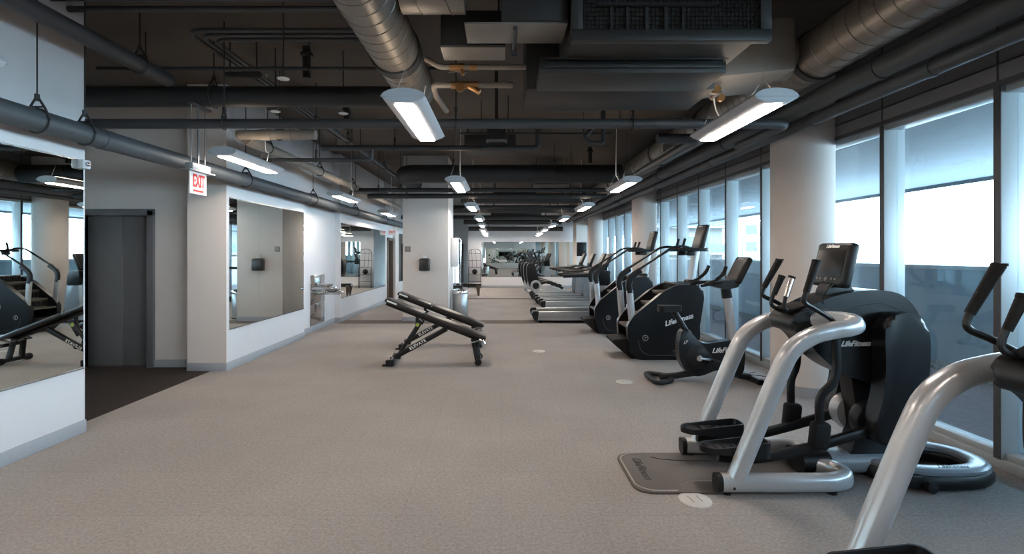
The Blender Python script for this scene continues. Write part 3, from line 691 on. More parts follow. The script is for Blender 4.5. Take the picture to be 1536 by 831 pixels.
# flat bench with tapered legs
o = thing('flat_bench', 'low dark flat bench with tapered legs near the end wall', 'bench', (-1.3, 18.9, 0))
MB().b2(-.5, .55, -.16, .16, .40, .47, .015).build('pad', leather, o)
MB().b2(-.5, .52, -.1, .1, .34, .40, .004).build('frame', steelb, o)
for s in (-1, 1):
    for x in (-.42, .42):
        MB().prism([(x - .08, .40), (x + .08, .40), (x + .05, 0), (x, 0)], s * .17 - .025, s * .17 + .025, bevel=.004).build('leg', brown, o)
# ball rack
o = thing('wire_rack', 'tall black wire rack against the end wall left of the mirror', 'rack', (-1.22, FY - .25, 0))
w = MB()
for x in (-.28, .28): w.tube([(x, .1, 0), (x, .1, 1.62), (x * .75, .1, 1.76), (0, .1, 1.8)], .012, 8, fil=.12).tube([(x, -.1, 0), (x, -.1, .95)], .012, 8)
for z in (.3, .62, .95, 1.28, 1.6): w.tube([(-.28, .1, z), (.28, .1, z)], .010, 8)
for x in (-.1, .08): w.tube([(x, .1, .95), (x - .05, .1, 1.74)], .008, 6)
w.build('frame', steelb, o)
for z in (.3, .62, .95): MB().b2(-.28, .28, -.1, .1, z, z + .015).build('shelf', steelb, o)
o2 = None
for (x, z, lab) in ((0, .765, 'dark exercise ball on a shelf of the wire rack'),):
    q = MB().lathe([(.12 * math.sin(PI * i / 12), -.12 * math.cos(PI * i / 12)) for i in range(13)], seg=20).build('exercise_ball', rubber)
    q.location = (-1.22 + x, FY - .25, z - .01); tag(q, lab, 'ball')
# wall tv on far column
o = thing('wall_screen', 'small black screen mounted on the farthest column', 'screen', (3.46, 21.6, 1.5))
MB().box((0, -.05, .28), (.42, .05, .6), bevel=.01).build('housing', black, o)
MB().box((0, -.078, .28), (.36, .006, .54), bevel=.002).build('display', screen, o)
MB().b2(-.08, .08, -.03, 0, .2, .36).build('bracket', steelb, o)

# ------------------------------------------------------------------ drinking fountain
o = thing('drinking_fountain', 'two-level stainless drinking fountain on the left wall', 'drinking fountain', (-3.868, 10.1, 0)); 
MB().b2(.0, .012, 0, .8, .12, .55, .003).b2(.0, .014, 0, .8, .555, 1.15, .003).build('back_panel', chrome, o)
for (y, z, L) in ((.14, .86, .46), (.58, .73, .46)):
    MB().b2(.01, L, y - .12, y + .12, z, z + .055, .015).build('arm', stainless, o)
    MB().lathe([(.05, 0), (.13, .02), (.16, .055), (.165, .06), (.15, .06), (.11, .035), (.02, .03)], (L - .19, y, z + .05), seg=28).build('bowl', chrome, o)
    MB().tube([(L - .35, y, z + .05), (L - .35, y, z + .12), (L - .31, y, z + .13)], .012, 8, fil=.02).build('spout', chrome, o)
    MB().b2(L - .01, L + .01, y - .05, y + .05, z + .01, z + .045, .004).build('push_bar', chrome, o)

# ------------------------------------------------------------------ floor outlets
q0 = None
for (x, y, lab) in ((1.255, 3.24, 'round pale floor outlet cover beside the near elliptical mat'), (1.53, 6.22, 'round floor outlet cover left of the exercise bike'), (.61, 8.16, 'round floor outlet cover in the middle of the aisle')):
    if q0 is None:
        q0 = thing('floor_outlet', lab, 'floor outlet', (x, y, 0), R(10), 'floor outlet covers')
        MB().lathe([(.105, 0), (.103, .005), (.09, .009), (.01, .010)], seg=36).build('cover', outlet_m, q0)
        for sx in (-1, 1): MB().b2(sx * .03 - .0022, sx * .03 + .0022, -.04, .04, .009, .0113).build('slot', plate_m, q0)
        
    else: dup(q0, (x, y, 0), label=lab)

# ================================================================== ELLIPTICAL
def make_elliptical(label, loc, phase=0.0, link=0.0):
    t = thing('elliptical_trainer', label, 'elliptical trainer', loc, group='elliptical trainers by the window'); f = (-2.4, 0, 0)
    # floor mat
    m = MB(f).prism([(.90, -.33), (1.95, -.33), (2.3, -.25), (2.3, .25), (1.95, .33), (.90, .33)], .0, .014, 'XY', bevel=.005, seg=2, r=.13, n=8).build('floor_mat', mat_m, t)
    rim = [(1.18, -.312, .0145), (1.0, -.312, .0145), (.918, -.24, .0145), (.918, .24, .0145), (1.0, .312, .0145), (1.1, .312, .0145)]
    MB(f).tube(rim, .006, 6, fil=.09).build('rim_strip', mat_rim, m)
    MB(f).tube([(1.22, -.24, .015), (1.27, -.20, .015), (1.36, -.17, .015), (1.5, -.17, .015)], .0035, 5, cat=4).build('groove_strip', mat_rim, m)
    MB(f).tube([(1.16, .24, .015), (1.24, .20, .015), (1.4, .17, .015), (1.6, .17, .015)], .003, 5, cat=4).build('groove_strip', dark_l, m)
    text_mesh('lettering', 'LifeFitness', .088, dark_l, m, TX((1.035 - 2.4, .04, .0155), (0, -1, 0), (1, 0, 0)), shear=.3, bold=.0015)
    for s in (-1, 1):
        y = s * .32
        o = MB(f)
        o.tube([(1.45, y, .075), (2.22, y, .075), (2.35, s * .27, .08), (2.33, s * .14, .09), (2.2, s * .05, .09)], .06, 16, fil=.12, oval=(.058, .048))
        pth = [(1.56, y, .1), (1.72, y, .49), (1.845, y, .79), (1.93, y, .95), (2.06, y, 1.045), (2.20, y, 1.085), (2.32, y, 1.105), (2.385, s * .285, 1.125), (2.36, s * .21, 1.14), (2.26, s * .15, 1.14), (2.16, s * .1, 1.13)]
        o.tube(pth, .055, 16, cat=5, oval=(.05, .056), up=(0, 1, 0))
        o = o.build('side_frame', silver, t)
        MB(f).tube([(1.425, y, .075), (1.46, y, .075)], .06, 16, oval=(.062, .052)).build('end_cap', black, o)
        MB(f).lathe([(.009, -.003), (.009, .003)], (1.53, s * .369, .055), 'Y', 12).build('bolt', dark_l, o)
        MB(f).cyl((1.5, y, 0), (1.5, y, .02), .03, 16).cyl((2.2, y, 0), (2.2, y, .02), .03, 16).build('foot', rubber, o)
    # main shroud
    prof = [(2.06, 1.07), (2.06, 1.15), (2.16, 1.22), (2.32, 1.29), (2.52, 1.335), (2.68, 1.34), (2.82, 1.305), (2.92, 1.20), (2.975, 1.05), (2.99, .86), (2.94, .72), (2.74, .67), (2.56, .695), (2.38, .77), (2.24, .88), (2.14, 1.0)]
    sh = MB(f).prism([(p.x, p.y) for p in catmull([(a, b, 0) for a, b in prof], 5, True)], -.135, .135, bevel=.05, seg=4).build('main_shroud', blackg, t)
    text_mesh('lettering', 'LifeFitness', .052, white_l, sh, TX((2.49 - 2.4, -.1365, .965), (1, 0, .02), (0, 0, 1)), shear=.35, bold=.0022, spacing=.95)
    MB(f).tube([(2.34, -.1365, 1.16), (2.55, -.138, 1.235), (2.72, -.138, 1.235), (2.86, -.137, 1.17)], .003, 5, cat=6).build('shell_seam', pipe_g, sh)
    # control pod
    pod = MB(f).prism([(2.02, 1.09), (2.06, 1.17), (2.2, 1.215), (2.33, 1.22), (2.35, 1.10), (2.2, 1.03), (2.08, 1.03)], -.155, .155, bevel=.05, seg=4, r=.04).build('control_pod', black, t)
    MB(f).box((2.13, 0, 1.215), (.16, .2, .02), (0, R(-16), 0), bevel=.008).build('accessory_tray', rubber, pod)
    # drive covers
    for s in (-1, 1):
        pr = [(2.585, 1.02), (2.60, 1.14), (2.68, 1.19), (2.80, 1.185), (2.875, 1.11), (2.89, .9), (2.86, .62), (2.78, .36), (2.68, .29), (2.56, .31), (2.52, .42), (2.57, .62), (2.59, .82)]
        pr = [(p.x, p.y) for p in catmull([(a, b, 0) for a, b in pr], 4, True)]
        a, b = sorted((s * .16, s * .285))
        MB(f).prism(pr, a, b, bevel=.03, seg=4).build('drive_cover', blackg, t)
        a, b = sorted((s * .12, s * .17))
        MB(f).lathe([(.08, a), (.10, a + .01), (.10, b - .01), (.08, b)], (2.73, 0, 1.03), 'Y', 32).build('pivot_housing', black, t)
        a, b = sorted((s * .06, s * .155))
        MB(f).lathe([(.13, a), (.14, (a + b) / 2), (.13, b)], (2.62, 0, .42), 'Y', 32).build('crank_disc', silver if s > 0 else black, t)
    MB(f).prism([(2.50, .76), (2.84, .76), (2.80, .30), (2.86, .1), (2.48, .1), (2.56, .35)], -.07, .07, bevel=.02, r=.03).build('rear_stand', blackg, t)
    # base spine and ring
    MB(f).tube([(2.18, 0, .10), (2.42, 0, .095), (2.8, 0, .10)], .085, 16, cat=4, oval=(.075, .11)).build('base_spine', shroud_g, t)
    MB(f).tube([(2.14, 0, .10), (2.34, 0, .10)], .09, 16, oval=(.085, .125)).build('spine_cover', black, t)
    ell = [(3.03 + .38 * math.copysign(abs(math.cos(a)) ** .8, math.cos(a)), .25 * math.copysign(abs(math.sin(a)) ** .8, math.sin(a))) for a in [2 * PI * i / 48 for i in range(48)]]
    MB(f).tube([(x, y, .06) for x, y in ell], .06, 12, closed=True, oval=(.055, .072)).build('base_skirt', black, t)
    rg = MB(f).tube([(3.03 + (x - 3.03) * .97, y * .96, .115) for x, y in ell], .05, 12, closed=True, oval=(.028, .062)).build('base_ring', shroud_g, t)
    text_mesh('lettering', 'LifeFitness', .05, dark_l, rg, TX((3.08 - 2.4, -.240, .1455), (1, 0, 0), (0, .9, .25)), shear=.3)
    MB(f).b2(2.74, 2.86, -.2, .2, .02, .12, .02).build('cross_plate', black, t)
    MB(f).lathe([(.02, -.035), (.035, -.03), (.035, .03), (.02, .035)], (2.86, -.31, .04), 'Y', 20).build('transport_wheel', rubber, t)
    MB(f).b2(2.72, 2.84, -.30, -.17, .02, .11, .015).build('wheel_bracket', black, t)
    # pedals, arms, links
    for s in (-1, 1):
        y = s * .185; dp = phase * s
        pz = .255 + dp
        pd = MB(f); b = pd.bm
        outl = fillet([(1.36, y, 0), (1.43, y - .085, 0), (1.84, y - .08, 0), (1.84, y + .08, 0), (1.43, y + .085, 0)], .05, True, 4)
        lo = [b.verts.new((p.x, p.y, pz - .05 if p.x > 1.5 else pz - .02)) for p in outl]
        hi = [b.verts.new((p.x, p.y, pz + (.055 if p.x > 1.55 else .02))) for p in outl]
        cx = 1.60
        ih = [b.verts.new((cx + (p.x - cx) * .95, y + (p.y - y) * .86, pz + (.055 if p.x > 1.55 else .02))) for p in outl]
        il = [b.verts.new((cx + (p.x - cx) * .92, y + (p.y - y) * .82, pz + .005)) for p in outl]
        N = len(outl); b.faces.new(lo); b.faces.new(il)
        for i in range(N):
            j = (i + 1) % N
            for A, B in ((lo, hi), (hi, ih), (ih, il)): b.faces.new((A[i], A[j], B[j], B[i]))
        pd = pd.build('pedal', black, t)
        tr = MB(f)
        for k in range(7): tr.b2(1.42 + k * .055, 1.44 + k * .055, y - .055, y + .055, pz + .004, pz + .009)
        tr.build('tread_rib', rubber, pd)
        MB(f).tube([(1.50, y, pz - .06), (1.75, y, pz - .075), (2.1, y, pz - .01 - dp * .4), (2.5, y, .36), (2.62, y, .41)], .03, 12, cat=5, oval=(.036, .024)).build('pedal_arm', steelb, t)
        MB(f).lathe([(.05, -.03), (.055, 0), (.05, .03)], (2.62, y, .41), 'Y', 20).build('arm_joint', black, t)
        yl = s * .225; lx = 2.215 + s * .03 + link
        MB(f).tube([(2.29, yl, 1.06), (2.29, yl, .76), (lx, yl, .61), (lx, yl, .42)], .027, 12, cat=6, oval=(.028, .022), up=(1, 0, 0)).build('handle_link', steelb, t)
        MB(f).box((lx, s * .215, .35), (.13, .075, .19), (0, R(6), 0), bevel=.03, seg=3).build('link_boot', rubber, t)
        top = (2.17, s * .25, 1.55) if s > 0 else (2.15, s * .24, 1.55)
        bend = (2.06, s * .27, 1.335)
        o = MB(f).tube([(2.29, yl, 1.04), (2.28, s * .22, 1.13), (2.14, s * .24, 1.22), (2.05, s * .265, 1.27), bend, (2.10, s * .26, 1.43)], .0165, 12, cat=5).build('moving_handle', steelb, t)
        MB(f).tube([bend, top], .024, 14, rs=lambda u: .021 + .006 * u).lathe([(.03, -.006), (.03, .006)], top, 'Z', 14).build('grip', rubber, o)
        gtop = (2.08, s * .065, 1.42); gb = (2.02, s * .085, 1.26)
        o = MB(f).tube([gtop, gb, (2.03, s * .08, 1.2), (2.12, s * .06, 1.17)], .014, 10, cat=4).build('fixed_handle', steelb, t)
        MB(f).tube([(2.033, s * .08, 1.29), gtop], .02, 12, rs=lambda u: .018 + .005 * u).build('sensor_grip', rubber if s > 0 else stainless, o)
        MB(f).tube([gtop, (gtop[0] + .006, gtop[1], gtop[2] + .015)], .025, 12).build('grip_cap', rubber, o)
    # console
    K = MB(f).box((2.43, 0, 1.515), (.075, .375, .325), (0, R(13), 0), bevel=.03, seg=4).build('console', black, t)
    n = Vector((-math.cos(R(13)), 0, math.sin(R(13)))); up = Vector((math.sin(R(13)), 0, math.cos(R(13)))); ctr = Vector((2.43 - 2.4, 0, 1.515))
    s_ = MB().box(ctr + n * .0385 + up * .01, (.004, .30, .185), (0, R(13), 0), bevel=.0015).build('screen', screen, K)
    text_mesh('lettering', 'LifeFitness', .034, white_l, K, TX(ctr + n * .0395 + up * .13, (0, -1, 0), up), shear=.35, bold=.001)
    bt = MB()
    for yy in (-.1, -.06, .06, .1): bt.lathe([(.009, -.002), (.009, .002)], ctr + n * .039 + up * -.11 + Vector((0, yy, 0)), 'X', 10)
    bt.lathe([(.014, -.003), (.014, .003)], ctr + n * .039 + up * -.115, 'X', 14); bt.build('button', grey_l, K)
    MB(f).prism([(2.34, 1.2), (2.33, 1.33), (2.38, 1.40), (2.48, 1.40), (2.56, 1.3), (2.5, 1.22)], -.06, .06, bevel=.015, r=.02).build('console_neck', black, t)
    MB(f).tube([(2.30, -.10, 1.20), (2.24, -.17, 1.30), (2.30, -.18, 1.38), (2.36, -.12, 1.38)], .003, 5, cat=6).build('headphone_cable', black, t)
    return t
e1 = make_elliptical('complete silver and black elliptical trainer in the right foreground', (2.4, 3.65, 0))
e2 = make_elliptical('elliptical trainer cut off by the right picture edge, nearest the camera', (2.4, 1.93, 0), .016, .12)

# ================================================================== STAIR CLIMBER
def make_climber(label, loc):
    t = thing('stair_climber', label, 'stair climber', loc, group='stair climbers by the window'); X0 = 2.45; f = (-X0, 0, 0)
    prof = [(1.89, .515), (1.90, .31), (1.96, .05), (2.08, .0), (2.70, .0), (2.88, .20), (2.99, .56), (3.045, .93), (3.02, 1.09), (2.90, 1.14), (2.63, 1.12), (2.43, 1.02), (2.0, .67)]
    for s in (-1, 1):
        a, b = sorted((s * .26, s * .36))
        p = MB(f).prism(prof, a, b, bevel=.03, seg=3, r=.05, n=4).build('side_panel', blackg, t)
        yf = s * .3615; xd = (1 if s < 0 else -1, 0, 0)
        text_mesh('lettering', 'LifeFitness', .105, white_l, p, TX((2.66 - X0, yf, .60), (xd[0], 0, .30 * xd[0]), (-.30 * xd[0] * xd[0], 0, 1)) if s < 0 else TX((2.66 - X0, yf, .60), (-1, 0, -.3), (-.3, 0, 1)), shear=.35, bold=.003)
        MB(f).lathe([(.044, -.002), (.044, .002)], (2.16, yf, .33), 'Y', 24).build('badge', silver, p)
        MB(f).lathe([(.036, -.0035), (.036, .0035)], (2.16, yf, .33), 'Y', 24).build('badge_centre', blackg, p)
        MB(f).box((2.155, s * .365, .33), (.008, .003, .04)).box((2.17, s * .365, .34), (.022, .003, .008)).build('badge_mark', silver, p)
        # panel lower line
        MB(f).tube([(2.05, s * .36, .30), (2.09, s * .361, .14), (2.2, s * .361, .07), (2.66, s * .361, .07), (2.8, s * .361, .2)], .004, 5, fil=.06).build('panel_seam', pipe_g, p)
        y = s * .31
        o = MB(f).tube([(1.985, y, .44), (1.935, y, 1.04)], .05, 12, oval=(.052, .03), up=(1, 0, 0)).build('rail_post', silver, t)
        MB(f).tube([(1.94, y, 1.0), (1.925, y, 1.14), (1.97, y, 1.25), (2.1, y, 1.35)], .045, 12, cat=5, oval=(.048, .032), up=(1, 0, 0)).build('post_sleeve', black, o)
        MB(f).tube([(1.95, y, 1.18), (2.05, y, 1.34), (2.6, s * .30, 1.70), (2.76, s * .29, 1.71), (2.92, s * .26, 1.67)], .019, 12, fil=.12).build('handrail', steelb, t)
    # treads between the panels
    for k in range(4):
        x = 1.90 + k * .18; z = .50 + k * .17
        st = MB(f).b2(x, x + .24, -.255, .255, z - .035, z, .006).b2(x + .2, x + .225, -.255, .255, z - .02, z + .14, .004).build('step', step_m, t)
        rb = MB(f)
        for q in range(10): rb.b2(x + .185, x + .2, -.23 + q * .048, -.205 + q * .048, z + .02, z + .12)
        rb.build('riser_rib', rubber, st)
    MB(f).prism([(1.69, .25), (1.70, .285), (1.97, .30), (2.12, .20), (2.12, .0), (1.97, .0), (1.80, .15)], -.255, .255, bevel=.012, r=.02).build('lower_step', rubber, t)
    MB(f).prism([(2.66, .98), (2.70, 1.12), (2.92, 1.15), (3.02, 1.08), (3.02, .3), (2.75, .05), (2.1, .04), (2.5, .5)], -.262, .262, bevel=.02, r=.02).build('drive_housing', black, t)
    MB(f).tube([(2.97, 0, 1.08), (3.06, 0, 1.66)], .05, 14, oval=(.06, .05), up=(1, 0, 0)).build('console_post', silver, t)
    MB(f).lathe([(.1, 0), (.09, .04), (.07, .06)], (2.96, 0, 1.13), 'Z', 20).build('post_collar', black, t)
    sh = MB(f).prism([(2.68, -.27), (3.12, -.30), (3.2, -.2), (3.2, .2), (3.12, .30), (2.68, .27), (2.74, .12), (2.9, .1), (2.9, -.1), (2.74, -.12)], 1.63, 1.68, 'XY', bevel=.012, r=.04).build('console_shelf', black, t)
    K = MB(f).box((3.13, 0, 1.85), (.08, .36, .40), (0, R(15), 0), bevel=.03, seg=4).build('console', black, t)
    c = Vector((3.13 - X0, 0, 1.85)); n = Vector((-math.cos(R(15)), 0, math.sin(R(15)))); up = Vector((math.sin(R(15)), 0, math.cos(R(15))))
    MB().box(c + n * .041, (.004, .29, .25), (0, R(15), 0)).build('screen', screen, K)
    text_mesh('lettering', 'LifeFitness', .036, white_l, K, TX(c + n * .042 + up * .165, (0, -1, 0), up), shear=.35)
    for s in (-1, 1):
        MB(f).tube([(2.86, s * .14, 1.66), (2.80, s * .14, 1.70), (2.84, s * .14, 1.83)], .02, 10, fil=.03).build('grip_horn', rubber, sh)
        MB(f).box((2.9, s * .19, 1.60), (.12, .1, .07), bevel=.02).build('cup_holder', black, sh)
    for s in (-1, 1): MB(f).cyl((2.25, s * .3, 0), (2.25, s * .3, .01), .03, 12)
    return t
c1 = make_climber('black stair climber nearest the camera, behind the exercise bike', (2.45, 7.86, 0))
c2 = dup(c1, (2.40, 10.22, 0), label='second black stair climber, between the first and the silver treadmills')

dup(c1, (2.45, -2.2, 0), label='stair climber behind the camera, seen only in the end wall mirror')
dup(c1, (2.45, -3.9, 0), label='rearmost stair climber behind the camera, seen only in the end wall mirror')
# ================================================================== UPRIGHT BIKE
def make_bike(label, loc):
    t = thing('exercise_bike', label, 'exercise bike', loc); X0 = 2.5; f = (-X0, 0, 0)
    # body seen from the side
    body = [(2.24, .62), (2.30, .655), (2.36, .64), (2.46, .50), (2.56, .47), (2.74, .50), (2.92, .52), (3.0, .48), (3.04, .34), (3.02, .10), (2.94, .05), (2.84, .16), (2.66, .14), (2.52, .08), (2.40, .06), (2.29, .14), (2.22, .28), (2.21, .46)]
    b = MB(f).prism(body, -.075, .075, bevel=.035, seg=4, r=.05, n=4).build('body_shell', blackg, t)
    text_mesh('lettering', 'LifeFitness', .085, white_l, b, TX((2.80 - X0, -.077, .395), (1, 0, .05), (0, 0, 1)), shear=.35, bold=.002)
    text_mesh('lettering', 'LF', .05, white_l, b, TX((2.29 - X0, -.077, .49), (1, 0, .3), (0, 0, 1)), shear=.35)
    MB(f).lathe([(.13, -.09), (.145, -.08), (.145, .08), (.13, .09)], (2.455, 0, .30), 'Y', 36).build('crank_housing', black, t)
    for s in (-1, 1):
        o = MB(f).lathe([(.038, -.015), (.042, 0), (.038, .015)], (2.455, s * .1, .30), 'Y', 20)
        o.tube([(2.455, s * .115, .30), (2.455 + .165 * (1 if s < 0 else -1), s * .125, .30 + (-.02 if s < 0 else .02))], .014, 10, oval=(.016, .009)); o = o.build('crank', chrome, t)
        px = 2.455 + .165 * (1 if s < 0 else -1)
        MB(f).box((px, s * .19, .30 + (-.02 if s < 0 else .02)), (.10, .11, .028), bevel=.008).build('pedal', black, o)
    # seat
    MB(f).tube([(2.34, 0, .60), (2.17, 0, .88)], .03, 14, oval=(.034, .028)).build('seat_post', black, t)
    sd = [(1.99, -.10), (1.97, 0), (1.99, .10), (2.10, .085), (2.26, .03), (2.275, 0), (2.26, -.03), (2.10, -.085)]
    MB(f).prism(sd, .865, .945, 'XY', bevel=.03, seg=3, r=.05, n=4).build('saddle', rubber, t)
    # base
    MB(f).tube([(2.45, 0, .10), (2.2, 0, .06), (2.0, 0, .045)], .04, 12, cat=4, oval=(.035, .06)).build('rear_strut', black, t)
    lp = fillet([(1.93, -.24, .035), (2.12, -.13, .035), (2.12, .13, .035), (1.93, .24, .035), (1.88, .2, .035), (1.88, -.2, .035)], .1, True, 5)
    MB(f).tube(lp, .03, 12, closed=True, oval=(.028, .034)).build('rear_stabiliser', black, t)
    MB(f).tube([(2.95, 0, .08), (3.12, 0, .05)], .04, 12, oval=(.04, .07)).build('front_strut', black, t)
    MB(f).tube([(3.14, -.25, .035), (3.14, .25, .035)], .035, 14, oval=(.034, .04)).build('front_stabiliser', black, t)
    for s in (-1, 1): MB(f).lathe([(.03, -.02), (.034, 0), (.03, .02)], (3.16, s * .23, .034), 'Y', 18).build('wheel', rubber, t)
    # post and console
    MB(f).tube([(2.93, 0, .44), (2.84, 0, 1.08)], .045, 16, oval=(.05, .045)).build('front_post', silver, t)
    MB(f).tube([(2.845, 0, 1.04), (2.82, 0, 1.22)], .055, 16, oval=(.06, .055)).build('post_sleeve', black, t)
    MB(f).prism([(2.60, 1.20), (2.62, 1.24), (2.84, 1.27), (2.95, 1.26), (2.93, 1.18), (2.78, 1.15)], -.13, .13, bevel=.02, r=.02).build('handle_pod', black, t)
    for s in (-1, 1):
        o = MB(f).tube([(2.75, s * .10, 1.24), (2.60, s * .20, 1.23), (2.52, s * .25, 1.24), (2.62, s * .26, 1.29), (2.72, s * .25, 1.43)], .017, 12, cat=5)
        o = o.build('handlebar', steelb, t)
        MB(f).tube([(2.60, s * .258, 1.28), (2.68, s * .258, 1.35), (2.72, s * .25, 1.44)], .021, 12, cat=4).build('grip', rubber, o)
        MB(f).tube([(2.66, s * .15, 1.235), (2.45, s * .17, 1.20)], .018, 10).build('elbow_bar', rubber, o)
    K = MB(f).box((2.99, 0, 1.385), (.075, .34, .36), (0, R(27), 0), bevel=.03, seg=4).build('console', black, t)
    c = Vector((2.99 - X0, 0, 1.385)); n = Vector((-math.cos(R(27)), 0, math.sin(R(27)))); up = Vector((math.sin(R(27)), 0, math.cos(R(27))))
    MB().box(c + n * .0385 + up * -.01, (.004, .27, .22), (0, R(27), 0)).build('screen', screen, K)
    text_mesh('lettering', 'LifeFitness', .034, white_l, K, TX(c + n * .04 + up * .145, (0, -1, 0), up), shear=.35)
    MB(f).tube([(3.02, .05, .04), (3.2, .12, .008), (3.35, .0, .008), (3.42, .15, .008), (3.25, .3, .008), (3.4, .4, .01)], .004, 5, cat=8).build('power_cord', black, t)
    return t
bike = make_bike('black upright exercise bike between the elliptical and the stair climbers', (2.5, 6.3, 0))

# ================================================================== TREADMILL
def make_treadmill(label, loc):
    t = thing('treadmill', label, 'treadmill', loc, group='treadmills facing the windows')
    for s in (-1, 1):
        y = s * .40
        a, b = sorted((s * .30, s * .46))
        sr = MB().prism([(.06, .06), (.03, .14), (.06, .25), (1.75, .27), (1.95, .22), (1.95, .06)], a, b, bevel=.035, seg=4, r=.03).build('side_rail', silver_t, t)
        MB().prism([(-.04, .22), (.0, .27), (.12, .27), (.10, .05), (.03, .05), (-.02, .12)], a - .003, b + .003, bevel=.03, seg=3, r=.02).build('end_cap', black, sr)
        MB().b2(.1, 1.9, s * .462 - .003, s * .462 + .003, .135, .142).build('trim_line', grey_l, sr)
        # upright
        MB().prism([(1.46, .25), (1.84, .25), (1.77, .9), (1.66, 1.08), (1.52, 1.08), (1.49, .8)], s * .43 - .045, s * .43 + .045, bevel=.025, seg=3, r=.04).build('upright', silver_t, t)
        MB().prism([(1.49, .86), (1.77, .86), (1.75, 1.1), (1.66, 1.2), (1.50, 1.2), (1.46, 1.06)], s * .43 - .052, s * .43 + .052, bevel=.02, seg=3, r=.03).build('upright_cap', blackg, t)
        MB().tube([(.68, s * .40, 1.06), (.78, s * .40, 1.08), (1.55, s * .40, 1.10)], .035, 12, cat=4, oval=(.045, .035)).build('handrail', black, t)
    MB().b2(.0, 1.6, -.30, .30, .15, .215, .02).build('belt', rubber, t)
    MB().prism([(1.5, .2), (1.52, .31), (1.8, .33), (2.0, .25), (2.05, .08), (1.95, .03), (1.5, .03)], -.33, .33, bevel=.03, seg=3, r=.04).build('motor_hood', black, t)
    MB().b2(.1, 1.5, -.28, .28, .06, .14).build('deck_frame', steelb, t)
    for s in (-1, 1): MB().b2(.12, .2, s * .38 - .03, s * .38 + .03, 0, .07, .005).b2(1.85, 1.93, s * .38 - .03, s * .38 + .03, 0, .07, .005).build('foot', rubber, t)
    MB().prism([(1.3, 1.08), (1.28, 1.15), (1.5, 1.2), (1.78, 1.2), (1.76, 1.06)], -.42, .42, bevel=.03, seg=3, r=.03).build('dash', black, t)
    MB().tube([(1.20, -.32, 1.12), (1.16, -.2, 1.13), (1.16, .2, 1.13), (1.20, .32, 1.12)], .02, 10, fil=.06).build('front_bar', rubber, t)
    K = MB().box((1.78, 0, 1.40), (.08, .44, .42), (0, R(24), 0), bevel=.035, seg=4).build('console', black, t)
    c = Vector((1.78, 0, 1.40)); n = Vector((-math.cos(R(24)), 0, math.sin(R(24))))
    MB().box(c + n * .041, (.004, .36, .26), (0, R(24), 0)).build('screen', screen, K)
    MB().b2(1.66, 1.78, -.1, .1, 1.15, 1.3, .02).build('console_neck', black, t)
    return t
t1 = make_treadmill('silver treadmill nearest the camera, jutting furthest into the aisle', (.74, 11.95, 0))
for (x, y, lab) in ((1.12, 14.4, 'second silver treadmill in the row'), (1.07, 15.8, 'third silver treadmill in the row'), (1.02, 17.2, 'fourth silver treadmill in the row, before the arc trainers')):
    dup(t1, (x, y, 0), label=lab)

# ================================================================== ARC TRAINER (far)
def make_arc(label, loc):
    t = thing('arc_trainer', label, 'cross trainer', loc, group='arc trainers before the end wall')
    MB().prism([(-.12, .30), (-.22, .6), (-.25, .95), (-.22, 1.18), (-.08, 1.25), (.06, 1.18), (.14, .9), (.22, .55), (.30, .32), (.1, .15)], -.26, .26, bevel=.05, seg=3, r=.08).build('drive_shell', blackg, t)
    for s in (-1, 1):
        MB().lathe([(.21, -.015), (.215, 0), (.21, .015)], (.10, s * .285, .36), 'Y', 32).build('wheel_ring', silver, t)
        MB().lathe([(.125, -.02), (.125, .02)], (.10, s * .29, .36), 'Y', 28).build('wheel_hub', blackg, t)
        MB().tube([(.1, s * .24, .36), (.6, s * .24, .5), (1.15, s * .22, .25)], .05, 12, cat=5, oval=(.05, .035)).build('pedal_arm', steelb, t)
        MB().b2(.7, 1.1, s * .22 - .08, s * .22 + .08, .36, .40, .012).build('pedal', rubber, t)
        MB().tube([(.15, s * .28, .9), (.35, s * .3, 1.15), (.42, s * .3, 1.5)], .02, 10, cat=4).build('handle', steelb, t)
    MB().b2(-.1, 1.5, -.26, .26, .0, .14, .03).build('base', silver_t, t)
    MB().tube([(.02, 0, 1.15), (.10, 0, 1.35)], .05, 12).build('console_post', black, t)
    MB().box((.10, 0, 1.5), (.07, .36, .32), (0, R(-20), 0), bevel=.03).build('console', black, t)
    return t
a1 = make_arc('black arc trainer with a silver wheel ring, nearest of the far row', (1.22, 19.4, 0))
for (x, y, lab) in ((1.15, 20.5, 'second arc trainer of the far row'), (1.08, 21.6, 'arc trainer of the far row beside the end wall mirror')):
    dup(a1, (x, y, 0), label=lab)

